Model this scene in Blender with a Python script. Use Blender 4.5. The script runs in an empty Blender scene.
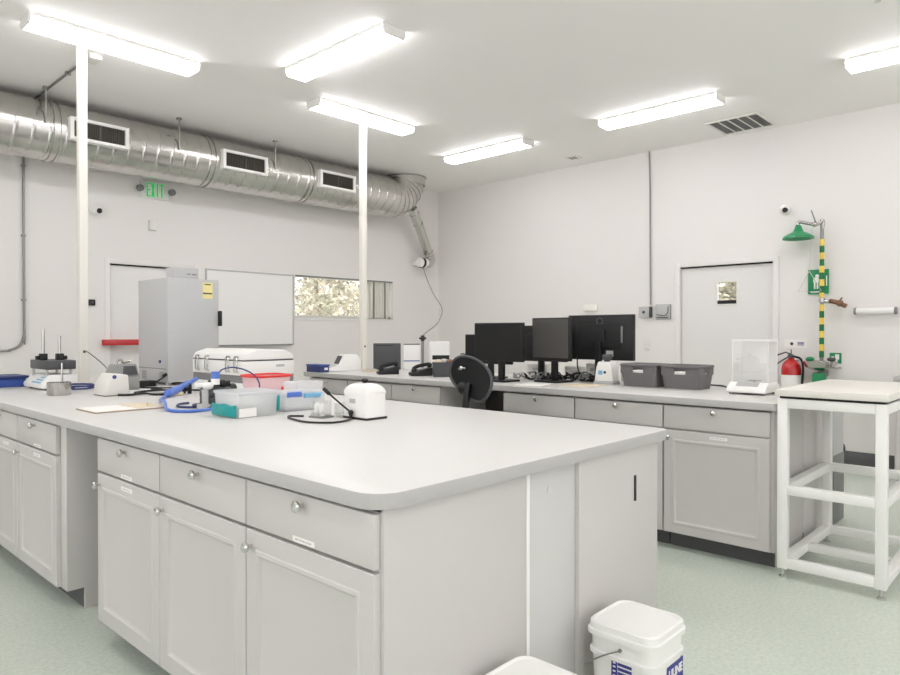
import bpy, bmesh, math, random
from mathutils import Vector, Matrix
random.seed(7)
C = bpy.context.scene.collection
PI = math.pi
R = math.radians

# ------------------------------------------------------------------ materials
def lin(c):
    return tuple(((v/12.92) if v <= 0.04045 else ((v+0.055)/1.055)**2.4) for v in (x/255 for x in c))

def mat(name, col, rough=0.5, metal=0.0, var=0.03, scale=30.0, bump=0.0, bscale=120.0, emit=None, coat=0.0):
    m = bpy.data.materials.new(name); m.use_nodes = True
    nt = m.node_tree; b = nt.nodes['Principled BSDF']
    c = lin(col)
    b.inputs['Roughness'].default_value = rough
    b.inputs['Metallic'].default_value = metal
    if coat: b.inputs['Coat Weight'].default_value = coat
    tc = nt.nodes.new('ShaderNodeTexCoord')
    if var:
        n = nt.nodes.new('ShaderNodeTexNoise'); n.inputs['Scale'].default_value = scale; n.inputs['Detail'].default_value = 4
        nt.links.new(tc.outputs['Object'], n.inputs['Vector'])
        r = nt.nodes.new('ShaderNodeMix'); r.data_type = 'RGBA'
        r.inputs[6].default_value = tuple(x*(1-var) for x in c)+(1,)
        r.inputs[7].default_value = tuple(min(1, x*(1+var)) for x in c)+(1,)
        nt.links.new(n.outputs['Fac'], r.inputs[0]); nt.links.new(r.outputs[2], b.inputs['Base Color'])
    else:
        b.inputs['Base Color'].default_value = c+(1,)
    if bump:
        n2 = nt.nodes.new('ShaderNodeTexNoise'); n2.inputs['Scale'].default_value = bscale; n2.inputs['Detail'].default_value = 3
        nt.links.new(tc.outputs['Object'], n2.inputs['Vector'])
        bp = nt.nodes.new('ShaderNodeBump'); bp.inputs['Strength'].default_value = bump; bp.inputs['Distance'].default_value = 0.002
        nt.links.new(n2.outputs['Fac'], bp.inputs['Height']); nt.links.new(bp.outputs['Normal'], b.inputs['Normal'])
    if emit:
        b.inputs['Emission Color'].default_value = lin(emit[0])+(1,); b.inputs['Emission Strength'].default_value = emit[1]
    return m

def clear(name, col, opac, gloss=0.08, rough=0.03):
    """see-through sheet: transparent, a little tinted body, a little mirror"""
    m = bpy.data.materials.new(name); m.use_nodes = True
    nt = m.node_tree; nt.nodes.clear()
    out = nt.nodes.new('ShaderNodeOutputMaterial')
    tr = nt.nodes.new('ShaderNodeBsdfTransparent'); df = nt.nodes.new('ShaderNodeBsdfDiffuse'); gl = nt.nodes.new('ShaderNodeBsdfGlossy')
    df.inputs['Color'].default_value = lin(col)+(1,); gl.inputs['Roughness'].default_value = rough
    a = nt.nodes.new('ShaderNodeMixShader'); a.inputs[0].default_value = opac
    b = nt.nodes.new('ShaderNodeMixShader'); b.inputs[0].default_value = gloss
    tl = nt.nodes.new('ShaderNodeBsdfTranslucent'); tl.inputs['Color'].default_value = lin(col)+(1,)
    dm = nt.nodes.new('ShaderNodeMixShader'); dm.inputs[0].default_value = .5
    nt.links.new(df.outputs[0], dm.inputs[1]); nt.links.new(tl.outputs[0], dm.inputs[2])
    nt.links.new(tr.outputs[0], a.inputs[1]); nt.links.new(dm.outputs[0], a.inputs[2])
    nt.links.new(a.outputs[0], b.inputs[1]); nt.links.new(gl.outputs[0], b.inputs[2]); nt.links.new(b.outputs[0], out.inputs[0])
    return m

def floor_mat():
    m = mat('vinyl_floor', (184, 193, 181), rough=0.28, var=0)
    nt = m.node_tree; b = nt.nodes['Principled BSDF']
    tc = nt.nodes.new('ShaderNodeTexCoord')
    n1 = nt.nodes.new('ShaderNodeTexNoise'); n1.inputs['Scale'].default_value = 55; n1.inputs['Detail'].default_value = 5; n1.inputs['Roughness'].default_value = .75
    n2 = nt.nodes.new('ShaderNodeTexNoise'); n2.inputs['Scale'].default_value = 5
    cr = nt.nodes.new('ShaderNodeValToRGB')
    cr.color_ramp.elements[0].position = .36; cr.color_ramp.elements[0].color = lin((184, 194, 182))+(1,)
    cr.color_ramp.elements[1].position = .64; cr.color_ramp.elements[1].color = lin((214, 220, 209))+(1,)
    mx = nt.nodes.new('ShaderNodeMix'); mx.data_type = 'RGBA'; mx.inputs[0].default_value = .25
    cr2 = nt.nodes.new('ShaderNodeValToRGB')
    cr2.color_ramp.elements[0].color = lin((192, 202, 189))+(1,); cr2.color_ramp.elements[1].color = lin((214, 220, 209))+(1,)
    nt.links.new(tc.outputs['Object'], n1.inputs['Vector']); nt.links.new(tc.outputs['Object'], n2.inputs['Vector'])
    nt.links.new(n1.outputs['Fac'], cr.inputs[0]); nt.links.new(n2.outputs['Fac'], cr2.inputs[0])
    nt.links.new(cr.outputs[0], mx.inputs[6]); nt.links.new(cr2.outputs[0], mx.inputs[7]); nt.links.new(mx.outputs[2], b.inputs['Base Color'])
    return m

M = dict(
    wall=mat('painted_wall', (231, 228, 225), .65, var=.012, scale=2, bump=.15, bscale=180),
    ceil=mat('painted_ceiling', (243, 241, 239), .8, var=.012, scale=2),
    floor=floor_mat(),
    tabletop=mat('warm_white_laminate', (226, 222, 215), .4, var=.01),
    doorp=mat('door_paint', (228, 226, 224), .55, var=.01),
    cab=mat('grey_cabinet_paint', (201, 198, 195), .42, var=.012, scale=6),
    kick=mat('dark_toe_kick', (92, 92, 94), .6),
    filler=mat('pale_filler_paint', (206, 205, 203), .42, var=.01, scale=6),
    top=mat('laminate_worktop', (214, 212, 209), .38, var=.03, scale=90),
    edge=mat('laminate_edge', (184, 182, 180), .42, var=.02, scale=90),
    chrome=mat('brushed_nickel', (214, 213, 211), .18, 1.0, var=.02),
    white=mat('white_plastic', (240, 239, 236), .35, var=.01),
    white_m=mat('white_powder_coat', (241, 240, 237), .4, var=.01),
    cream=mat('cream_paint', (241, 238, 229), .45, var=.015),
    offw=mat('off_white_plastic', (226, 224, 218), .4, var=.015),
    black=mat('black_plastic', (19, 19, 20), .45, var=.06),
    blackm=mat('black_rubber', (25, 25, 26), .7, var=.06),
    screen=mat('black_screen', (13, 13, 14), .3, var=.03),
    screen_refl=mat('screen_with_reflection', (82, 80, 78), .35, var=.03),  # pale grey painted in for the reflection on this screen
    dgrey=mat('dark_grey_plastic', (76, 77, 80), .5, var=.04),
    mgrey=mat('mid_grey_plastic', (128, 128, 127), .5, var=.03),
    lgrey=mat('light_grey_plastic', (186, 186, 185), .45, var=.02),
    lmgrey=mat('worn_grey_plastic', (150, 150, 148), .5, var=.04),
    steelgrey=mat('grey_enamel', (194, 194, 195), .4, var=.015),
    basket=mat('grey_basket_plastic', (108, 105, 106), .5, var=.04, scale=60, bump=.4, bscale=220),
    duct=mat('galvanised_steel', (206, 204, 200), .24, 1.0, var=.08, scale=14),
    steel=mat('stainless_steel', (190, 188, 184), .22, 1.0, var=.04),
    conduit=mat('grey_conduit_steel', (150, 149, 146), .4, .8, var=.04),
    bronze=mat('copper_brown_valve', (132, 98, 78), .4, .6, var=.1),
    red=mat('red_enamel', (190, 22, 28), .25, coat=.5, var=.03),
    redp=mat('red_plastic', (222, 44, 40), .4, var=.03),
    blue=mat('blue_plastic', (52, 82, 158), .4, var=.05),
    navy=mat('navy_plastic', (44, 58, 112), .45, var=.05),
    tube_b=mat('blue_tubing', (86, 122, 205), .35, var=.04),
    teal=mat('teal_plastic', (0, 150, 150), .35, var=.03),
    green=mat('safety_green', (28, 140, 88), .35, var=.04),
    dgreen=mat('tape_green', (24, 110, 62), .5, var=.03),
    yellow=mat('tape_yellow', (238, 206, 92), .5, var=.03),
    sticker=mat('yellow_sticker', (238, 226, 160), .5, var=.03),
    print_b=mat('blue_print', (58, 62, 140), .5, var=.03),
    cyan=mat('cyan_print', (120, 180, 215), .5, var=.03),
    ink=mat('dark_print', (60, 60, 62), .6, var=.03),
    paper=mat('white_paper', (240, 238, 234), .7, var=.01),
    board=mat('brown_board', (168, 146, 122), .6, var=.06),
    beige=mat('beige_plastic', (222, 208, 182), .5, var=.03),
    grille=mat('dark_grille', (84, 80, 72), .6, var=.05),
    wboard=mat('whiteboard_enamel', (238, 236, 234), .4, var=.006),
    alu=mat('satin_aluminium', (170, 168, 163), .35, .9, var=.02),
    dark=mat('shadow_gap_black', (40, 40, 40), .8, var=0),
    lamp=mat('lit_diffuser', (255, 253, 248), .5, var=0, emit=((253, 250, 254), 18.5)),
    exitg=mat('lit_exit_letters', (40, 190, 90), .5, var=0, emit=((50, 205, 100), .35)),
    exitp=mat('exit_plaque', (226, 228, 224), .3, var=.02),
    glass=clear('window_glass', (225, 235, 232), .04, .06, .01),
    balglass=clear('draft_shield_glass', (244, 246, 246), .10, .06, .02),
    tub=clear('clear_plastic_tub', (250, 252, 253), .40, .08, .08),
    lidc=clear('clear_plastic_lid', (245, 247, 250), .5, .10, .08),
    pink=clear('pink_plastic_tub', (250, 222, 224), .5, .06, .1),
    vial=clear('vial_glass', (236, 238, 240), .06, .12, .03),
    leaf_a=mat('leaf_dry_green', (160, 162, 138), .6, var=.3, scale=3),
    leaf_b=mat('leaf_pale_tan', (200, 192, 174), .6, var=.3, scale=3),
    bark=mat('tree_bark', (128, 112, 96), .8, var=.2, scale=12),
    ground=mat('outside_gravel', (206, 200, 186), .9, var=.1, scale=8),
    curtain=mat('sage_curtain', (214, 213, 202), .8, var=.04),
    mesh_b=mat('black_chair_fabric', (20, 20, 21), .8, var=.1, scale=200),
)

# ------------------------------------------------------------------ mesh builder
class MB:
    def __init__(s): s.v = []; s.f = []; s.m = []; s.T = None
    def add(s, verts, faces, m=0):
        k = len(s.v)
        if s.T is not None: verts = [s.T @ Vector(p) for p in verts]
        s.v += [tuple(p) for p in verts]; s.f += [tuple(i+k for i in f) for f in faces]; s.m += [m]*len(faces)
        return s
    def bm(s, b, m=0):
        b.verts.ensure_lookup_table(); b.verts.index_update()
        s.add([v.co.copy() for v in b.verts], [[v.index for v in f.verts] for f in b.faces], m); b.free(); return s
    def box(s, x0, y0, z0, x1, y1, z1, b=0.0, seg=2, m=0):
        q = bmesh.new(); bmesh.ops.create_cube(q, size=1)
        for v in q.verts: v.co = ((x0+x1)/2+v.co.x*(x1-x0), (y0+y1)/2+v.co.y*(y1-y0), (z0+z1)/2+v.co.z*(z1-z0))
        if b: bmesh.ops.bevel(q, geom=q.edges[:], offset=b, segments=seg, profile=.5, affect='EDGES', clamp_overlap=True)
        return s.bm(q, m)
    def prism(s, poly, axis, a, b, bev=0.0, m=0, seg=2):
        """poly: 2-D outline; axis 'X': (y,z), 'Y': (x,z), 'Z': (x,y)"""
        def P(p, t): return {'X': (t, p[0], p[1]), 'Y': (p[0], t, p[1]), 'Z': (p[0], p[1], t)}[axis]
        q = bmesh.new(); n = len(poly)
        va = [q.verts.new(P(p, a)) for p in poly]; vb = [q.verts.new(P(p, b)) for p in poly]
        q.faces.new(va); q.faces.new(vb[::-1])
        for i in range(n): q.faces.new((va[i], vb[i], vb[(i+1) % n], va[(i+1) % n]))
        bmesh.ops.recalc_face_normals(q, faces=q.faces[:])
        if bev: bmesh.ops.bevel(q, geom=q.edges[:], offset=bev, segments=seg, profile=.5, affect='EDGES', clamp_overlap=True)
        return s.bm(q, m)
    def lathe(s, prof, c=(0, 0, 0), axis='Z', seg=28, m=0, caps=True):
        v = []; f = []; n = len(prof)
        for i in range(seg):
            a = 2*PI*i/seg; ca, sa = math.cos(a), math.sin(a)
            for r, z in prof:
                p = {'Z': (r*ca, r*sa, z), 'X': (z, r*ca, r*sa), 'Y': (r*sa, z, r*ca)}[axis]
                v.append((c[0]+p[0], c[1]+p[1], c[2]+p[2]))
        for i in range(seg):
            j = (i+1) % seg
            for k in range(n-1): f.append((i*n+k, j*n+k, j*n+k+1, i*n+k+1))
        if caps:
            f.append([i*n for i in range(seg)][::-1]); f.append([i*n+n-1 for i in range(seg)])
        return s.add(v, f, m)
    def cyl(s, p0, p1, r, r1=None, seg=20, m=0):
        return s.tube([p0, p1], r, seg, m=m, r1=r1)
    def tube(s, pts, r, seg=10, m=0, r1=None, smooth=0, caps=True, radii=None):
        pts = [Vector(p) for p in pts]
        if smooth: pts = spline(pts, smooth)
        n = len(pts); v = []; f = []
        t0 = (pts[1]-pts[0]).normalized()
        up = Vector((0, 0, 1)) if abs(t0.z) < .9 else Vector((1, 0, 0))
        u = t0.cross(up).normalized()
        for i, p in enumerate(pts):
            t = (pts[min(i+1, n-1)]-pts[max(i-1, 0)]).normalized()
            u = (u-t*u.dot(t)).normalized(); w = t.cross(u)
            rr = radii[i] if radii else (r if r1 is None else r+(r1-r)*i/(n-1))
            for k in range(seg):
                a = 2*PI*k/seg; v.append(p+u*(rr*math.cos(a))+w*(rr*math.sin(a)))
        for i in range(n-1):
            for k in range(seg):
                k2 = (k+1) % seg; f.append((i*seg+k, i*seg+k2, (i+1)*seg+k2, (i+1)*seg+k))
        if caps: f.append(tuple(range(seg))[::-1]); f.append(tuple((n-1)*seg+k for k in range(seg)))
        return s.add(v, f, m)
    def ball(s, c, r, sc=(1, 1, 1), m=0, u=20, w=12):
        q = bmesh.new(); bmesh.ops.create_uvsphere(q, u_segments=u, v_segments=w, radius=r)
        for v in q.verts: v.co = (c[0]+v.co.x*sc[0], c[1]+v.co.y*sc[1], c[2]+v.co.z*sc[2])
        return s.bm(q, m)
    def build(s, name, mats, parent=None, loc=None, angle=35):
        me = bpy.data.meshes.new(name); me.from_pydata(s.v, [], s.f)
        if not isinstance(mats, (list, tuple)): mats = [mats]
        for mm in mats: me.materials.append(mm)
        for p, i in zip(me.polygons, s.m): p.material_index = i
        me.validate(); me.update()
        q = bmesh.new(); q.from_mesh(me); bmesh.ops.recalc_face_normals(q, faces=q.faces[:]); q.to_mesh(me); q.free()
        me.polygons.foreach_set('use_smooth', [True]*len(me.polygons))
        me.set_sharp_from_angle(angle=R(angle))
        o = bpy.data.objects.new(name, me); C.objects.link(o)
        if parent: o.parent = parent
        if loc: o.location = loc
        return o

def spline(p, k):
    out = []; n = len(p)
    for i in range(n-1):
        a, b, c, d = p[max(i-1, 0)], p[i], p[i+1], p[min(i+2, n-1)]
        for j in range(k):
            t = j/k
            out.append(.5*((2*b)+(c-a)*t+(2*a-5*b+4*c-d)*t*t+(3*b-a-3*c+d)*t**3))
    out.append(p[-1]); return out

def rrect(x0, y0, x1, y1, r, n=6):
    """rounded rectangle outline; r is one radius or four (x0y0, x1y0, x1y1, x0y1)"""
    if not isinstance(r, (list, tuple)): r = [r]*4
    out = []
    for (cx, cy, a0), q in zip(((x0, y0, PI), (x1, y0, 1.5*PI), (x1, y1, 0), (x0, y1, .5*PI)), r):
        if q <= 0: out.append((cx, cy)); continue
        ox = cx+q if cx == x0 else cx-q; oy = cy+q if cy == y0 else cy-q
        for i in range(n+1):
            a = a0+.5*PI*i/n; out.append((ox+q*math.cos(a), oy+q*math.sin(a)))
    return out

def tag(o, label, cat, group=None, kind=None):
    o['label'] = label; o['category'] = cat
    if group: o['group'] = group
    if kind: o['kind'] = kind
    return o
def thing(name, label, cat, loc=(0, 0, 0), rz=0, group=None):
    o = bpy.data.objects.new(name, None); C.objects.link(o); o.empty_display_size = .05
    o.location = loc; o.rotation_euler = (0, 0, R(rz)); return tag(o, label, cat, group)
def struct(name, mb, m, parent=None):
    o = mb.build(name, m, parent)
    if parent is None: o['kind'] = 'structure'
    return o
def dup(o, loc=None, rz=None, label=None):
    def cp(a, par):
        c = a.copy(); C.objects.link(c)
        if par is not None: c.parent = par; c.matrix_parent_inverse = a.matrix_parent_inverse.copy()
        for ch in [k for k in C.objects if k.parent == a]: cp(ch, c)
        return c
    r = cp(o, None)
    if loc: r.location = loc
    if rz is not None: r.rotation_euler = (0, 0, R(rz))
    if label: r['label'] = label
    return r
def text_mesh(mb, s, size, T, m=0, depth=.0006, bold=.0):
    cu = bpy.data.curves.new('t', 'FONT'); cu.body = s; cu.size = size; cu.extrude = depth; cu.offset = bold; cu.resolution_u = 2
    cu.align_x = 'CENTER'; cu.align_y = 'CENTER'
    ob = bpy.data.objects.new('t', cu); C.objects.link(ob)
    dg = bpy.context.evaluated_depsgraph_get(); me = bpy.data.meshes.new_from_object(ob.evaluated_get(dg))
    mb.add([T @ v.co for v in me.vertices], [tuple(p.vertices) for p in me.polygons], m)
    bpy.data.objects.remove(ob); bpy.data.meshes.remove(me); bpy.data.curves.remove(cu)
def frameT(o, xa, ya):
    """matrix taking the text plane to origin o with x axis xa and y axis ya"""
    xa = Vector(xa).normalized(); ya = Vector(ya).normalized(); za = xa.cross(ya)
    return Matrix(((xa.x, ya.x, za.x, o[0]), (xa.y, ya.y, za.y, o[1]), (xa.z, ya.z, za.z, o[2]), (0, 0, 0, 1)))

# ------------------------------------------------------------------ room shell
XR, YL, ZC = 7.5, 7.25, 3.433
X0, Y0 = -2.6, -3.0
struct('floor', MB().box(X0-.2, Y0-.2, -.12, XR+.2, YL+.2, 0), M['floor'])
struct('ceiling', MB().box(X0-.2, Y0-.2, ZC, XR+.2, YL+.2, ZC+.2), M['ceil'])
def wall(name, axis, at, th, a0, a1, holes):
    """wall in the plane axis=at, thick to the outside, with rectangular openings (a0,a1,z0,z1)"""
    mb = MB(); A = sorted({a0, a1, *[h[0] for h in holes], *[h[1] for h in holes]}); Z = sorted({0, ZC, *[h[2] for h in holes], *[h[3] for h in holes]})
    for i in range(len(A)-1):
        for j in range(len(Z)-1):
            ca, cz = (A[i]+A[i+1])/2, (Z[j]+Z[j+1])/2
            if any(h[0] < ca < h[1] and h[2] < cz < h[3] for h in holes): continue
            if axis == 'Y': mb.box(A[i], at, Z[j], A[i+1], at+th, Z[j+1])
            else: mb.box(at, A[i], Z[j], at+th, A[i+1], Z[j+1])
    return struct(name, mb, M['wall'])
WIN = (4.915, 6.56, 1.48, 2.02)
D1 = (2.695, 3.585, 0, 2.0)
D2 = (2.385, 3.395, 0, 2.04)
wall('wall_left', 'Y', YL, .18, X0-.2, XR+.2, [WIN, D1])
wall('wall_right', 'X', XR, .18, Y0-.2, YL, [D2])
RW = [('Y', Y0, -2.0, 1.2), ('Y', Y0, 2.2, 5.6), ('X', X0, -2.2, 1.0), ('X', X0, 2.0, 5.2)]  # openings for the added windows that bring in fill light
wall('wall_front', 'Y', Y0, -.18, X0-.2, XR+.2, [(a, b, .75, 2.95) for x, _, a, b in RW if x == 'Y'])
wall('wall_rear', 'X', X0, -.18, Y0, YL, [(a, b, .75, 2.95) for x, _, a, b in RW if x == 'X'])
struct('baseboard_right', MB().box(XR-.012, 1.3, 0, XR, 2.30, .14, .003).box(XR-.012, 3.47, 0, XR, YL, .14, .003), M['kick'])
struct('baseboard_left', MB().box(X0, YL-.012, 0, 2.62, YL, .14, .003).box(3.66, YL-.012, 0, XR-.012, YL, .14, .003), M['kick'])

# door in the left wall
d = struct('door_1', MB().box(D1[0]+.008, YL+.035, .008, D1[1]-.008, YL+.08, D1[3]-.012, .002), M['doorp'])
struct('door_gap_shade', MB().box(D1[0], YL+.02, D1[3]-.014, D1[1], YL+.10, D1[3]).box(D1[0], YL+.034, .0, D1[0]+.006, YL+.10, D1[3]-.014).box(D1[1]-.006, YL+.034, .0, D1[1], YL+.10, D1[3]-.014), M['dark'], d)  # dark strips painted for the shade in the gap around the slab
struct('door_frame', MB().box(D1[0]-.05, YL-.006, 0, D1[0], YL+.0, D1[3]+.05, .002).box(D1[1], YL-.006, 0, D1[1]+.05, YL, D1[3]+.05, .002)
       .box(D1[0], YL-.006, D1[3], D1[1], YL, D1[3]+.05, .002), M['wall'], d)
struct('push_bar', MB().box(2.60, YL-.075, 1.165, 3.50, YL-.03, 1.225, .008).box(2.70, YL-.04, 1.175, 2.78, YL+.036, 1.215).box(3.42, YL-.04, 1.175, 3.50, YL+.036, 1.215), M['red'], d)
# door in the right wall with a small window
mb = MB(); wy0, wy1, wz0, wz1 = 2.775, 2.985, 1.61, 1.85
xa, xb = XR+.04, XR+.085
for b in ((D2[0]+.006, .008, wy0, D2[3]-.016), (wy1, .008, D2[1]-.006, D2[3]-.016), (wy0, .008, wy1, wz0), (wy0, wz1, wy1, D2[3]-.016)):
    mb.box(xa, b[0], b[1], xb, b[2], b[3])
d = struct('door_2', mb, M['doorp'])
mb = MB()
for b in ((D2[0]-.06, 0, D2[0], D2[3]+.05), (D2[1], 0, D2[1]+.06, D2[3]+.05), (D2[0], D2[3], D2[1], D2[3]+.05)):
    mb.box(XR-.012, b[0], b[1], XR, b[2], b[3], .003)
struct('door_frame', mb, M['wall'], d)
struct('door_gap_shade', MB().box(XR+.02, D2[0], D2[3]-.014, XR+.10, D2[1], D2[3]), M['dark'], d)  # dark strip drawn as the shadow line above the door
mb = MB()
for b in ((wy0-.018, wz0-.018, wy0, wz1+.018), (wy1, wz0-.018, wy1+.018, wz1+.018), (wy0, wz0-.018, wy1, wz0), (wy0, wz1, wy1, wz1+.018)):
    mb.box(xa-.006, b[0], b[1], xa, b[2], b[3], .002)
lf = struct('glazing_frame', mb, M['offw'], d)
struct('pane', MB().box(xa+.018, wy0, wz0+.035, xa+.022, wy1, wz1), M['glass'], lf)
struct('black_strip', MB().box(xa+.008, wy0, wz0, xa+.016, wy1, wz0+.04), M['black'], lf)  # black strip across the bottom of the little window
struct('door_handle', MB().cyl((xa, 2.47, 1.0), (xa-.05, 2.47, 1.0), .025).tube([(xa-.05, 2.47, 1.0), (xa-.055, 2.50, 1.0), (xa-.055, 2.60, 1.0)], .009, smooth=4), M['chrome'], d)

# window in the left wall
mb = MB(); a0, a1, z0, z1 = WIN; yw = YL+.06
mb.box(a0, yw, z0, a0+.02, yw+.06, z1).box(a1-.04, yw, z0, a1, yw+.06, z1).box(a0, yw, z0, a1, yw+.06, z0+.035).box(a0, yw, z1-.02, a1, yw+.06, z1)
mb.box(6.13, yw-.005, z0, 6.19, yw+.06, z1)
w = struct('window_1', mb, M['offw'])
struct('window_sill', MB().box(a0-.02, YL-.012, z0-.03, a1+.02, YL+.06, z0, .003), M['wall'], w)
struct('window_head', MB().box(a0, YL+.002, z1-.014, a1, YL+.06, z1), M['mgrey'], w)
struct('pane', MB().box(a0+.02, yw+.03, z0+.035, 6.13, yw+.036, z1-.02), M['glass'], w)
struct('pane', MB().box(6.19, yw+.03, z0+.035, a1-.04, yw+.036, z1-.02), M['glass'], w)

mb = MB(); n = 30; xa_, xb_ = 6.165, 6.518; pv_ = []
for i in range(n+1): pv_.append((xa_+(xb_-xa_)*i/n, yw-.022+.008*math.sin(i*1.25)))
for i in range(n):
    (x, y), (x2, y2) = pv_[i], pv_[i+1]; mb.add([(x, y, z0+.012), (x2, y2, z0+.012), (x2, y2, z1-.022), (x, y, z1-.022), (x, y+.004, z0+.012), (x2, y2+.004, z0+.012), (x2, y2+.004, z1-.022), (x, y+.004, z1-.022)], [(0, 1, 2, 3), (7, 6, 5, 4), (0, 4, 5, 1), (3, 2, 6, 7), (0, 3, 7, 4), (1, 5, 6, 2)], 0)
for x in (6.225, 6.43): mb.box(x, yw-.036, z0+.01, x+.014, yw-.032, z1-.02, m=1)
tag(mb.build('curtain', [M['curtain'], M['dgrey']]), 'pale sage curtain with two dark strips over the narrow right pane of the window', 'curtain')

# ------------------------------------------------------------------ outdoors beyond the glass
struct('ground', MB().box(-6, YL+.4, -.2, 24, 30, -.13).box(XR+.4, -8, -.2, 30, YL+.39, -.13), M['ground'])
def tree(label, loc, h, r, n, leaf, seed):
    rnd = random.Random(seed)
    t = thing('tree', label, 'tree', loc, 0, 'trees outside the windows')
    tk = MB(); top = Vector((rnd.uniform(-.2, .2), rnd.uniform(-.2, .2), h*.7))
    tk.tube([(0, 0, 0), top*.4+Vector((.08, 0, 0)), top], .10, 8, r1=.035, smooth=4)
    for i in range(9):
        a = rnd.uniform(0, 2*PI); z = rnd.uniform(.3, .95); p = top*z
        tk.tube([p, p+Vector((math.cos(a)*r*.4, math.sin(a)*r*.4, .2)), p+Vector((math.cos(a)*r*.8, math.sin(a)*r*.8, .5))], .03, 6, r1=.008, smooth=3)
    tk.build('trunk', M['bark'], t)
    mb = MB()
    cl = [Vector((rnd.gauss(0, r*.42), rnd.gauss(0, r*.42), h*.62+rnd.gauss(0, h*.22))) for _ in range(26)]
    for i in range(n):
        c = rnd.choice(cl); p = c+Vector((rnd.gauss(0, .24), rnd.gauss(0, .24), rnd.gauss(0, .2)))
        p.z = max(p.z, .25)
        u = Vector((rnd.gauss(0, 1), rnd.gauss(0, 1), rnd.gauss(0, .6))).normalized(); w_ = u.cross(Vector((rnd.gauss(0, 1), rnd.gauss(0, 1), rnd.gauss(0, 1)))).normalized()
        s = rnd.uniform(.05, .095)
        mb.add([p-u*s, p+w_*s*.45, p+u*s, p-w_*s*.45], [(0, 1, 2, 3)], 0 if rnd.random() < .5 else 1)
    mb.build('foliage', leaf, t)
LA = [M['leaf_a'], M['leaf_b']]
tree('leafy tree outside the left end of the long window', (9.1, 12.3, -.13), 3.6, .95, 3000, LA, 1)
tree('thin tree outside the middle of the long window', (12.0, 15.8, -.13), 3.6, 1.0, 2600, LA, 2)
tree('tree with a pale trunk outside the long window just left of the cream pole', (11.4, 19.2, -.13), 3.8, 1.1, 1500, LA, 3)
tree('tree furthest back among those seen through the long window', (15.2, 20.5, -.13), 4.2, 1.5, 2600, LA, 4)
tree('tree seen through the little window of the right-hand door', (11.6, 4.45, -.13), 3.2, .8, 3600, LA, 5)

# ------------------------------------------------------------------ ceiling lights
def make_light(label):
    t = thing('ceiling_light', label, 'ceiling light', (0, 0, 0), 0, 'white wraparound ceiling lights')
    L = .60
    MB().box(-L+.02, -.102, -.024, L-.02, .102, 0, .003).build('housing', M['white_m'], t)
    pr = [(-.097, -.0245), (-.100, -.036), (-.084, -.068), (.084, -.068), (.100, -.036), (.097, -.0245)]
    MB().prism([(p[0], p[1]) for p in pr], 'X', -L+.014, L-.014).build('diffuser', M['lamp'], t)
    for s in (-1, 1):
        MB().prism([(-.102, 0), (-.103, -.024), (-.105, -.036), (-.087, -.071), (.087, -.071), (.105, -.036), (.103, -.024), (.102, 0)], 'X', s*L-(.014 if s > 0 else 0), s*L+(.014 if s < 0 else 0), .002).build('end_cap', M['white'], t)
    return t
LT = [(2.00, 5.225, 0, 'lit ceiling light at far left, over the cream pole by the incubator'),
      (3.215, 4.13, 90, 'largest lit ceiling light, at upper centre and pointing away from the viewer'),
      (4.31, 5.18, 0, 'lit ceiling light crossing the top of the cream pole by the window'),
      (6.09, 5.10, 90, 'smallest lit ceiling light, nearest the far room corner'),
      (6.12, 2.99, 90, 'lit ceiling light next to the slatted ceiling vent'),
      (6.09, .79, 90, 'lit ceiling light cut by the right edge of the photo'),
      (3.17, 1.6, 90, 'unseen added ceiling light overhead in front of the island, out of frame'),  # from here down: unseen lights, added to brighten the room
      (3.17, -.8, 90, 'unseen added ceiling light behind the viewer on the right'),
      (.30, 3.2, 90, 'unseen added ceiling light overhead left of the island, out of frame'),
      (.30, .8, 90, 'unseen added ceiling light directly above the viewer'),
      (.30, -1.4, 90, 'unseen added ceiling light behind the viewer on the left'),
      (-1.5, 5.16, 0, 'unseen added ceiling light beyond the left edge of the photo')]
l0 = make_light(LT[0][3])
for i, (x, y, rz, lb) in enumerate(LT):
    if i == 0: l0.location = (x, y, ZC)
    else: dup(l0, (x, y, ZC), rz, lb)

# ------------------------------------------------------------------ ceiling vents, sprinkler
def vent(label, x0, x1, y0, y1, nb, sl):
    t = thing('ceiling_vent', label, 'vent', (x0, y0, ZC))
    w, h = x1-x0, y1-y0
    MB().box(0, 0, -.012, .03, h, 0, .003).box(w-.03, 0, -.012, w, h, 0, .003).box(.03, 0, -.012, w-.03, .03, 0, .003).box(.03, h-.03, -.012, w-.03, h, 0, .003).build('frame', M['offw'], t)
    MB().box(.03, .03, -.002, w-.03, h-.03, 0).build('backing', M['mgrey'], t)
    mb = MB()
    for i in range(sl):
        x = .04+i*(w-.08)/(sl-1); mb.box(x-.003, .03, -.010, x+.003, h-.03, -.002)
    mb.build('louvre', M['mgrey'], t)
    mb = MB()
    for i in range(1, nb): y = .03+i*(h-.06)/nb; mb.box(.03, y-.006, -.012, w-.03, y+.006, -.002)
    mb.build('divider', M['offw'], t)
vent('large slatted vent in the ceiling beside the door wall', 6.86, 7.39, 2.32, 2.85, 5, 16)
vent('small ceiling vent near the far corner of the room', 7.02, 7.19, 4.50, 4.65, 2, 7)
t = thing('sprinkler', 'small sprinkler head on the ceiling at the top right edge', 'sprinkler', (5.0, .97, ZC))
MB().lathe([(.001, -.006), (.035, -.006), (.035, 0), (.001, 0)]).build('ceiling_mount', M['white'], t)
MB().cyl((0, 0, -.006), (0, 0, -.04), .008).lathe([(.001, -.044), (.018, -.044), (.018, -.04), (.001, -.04)]).build('head', M['chrome'], t)

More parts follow.
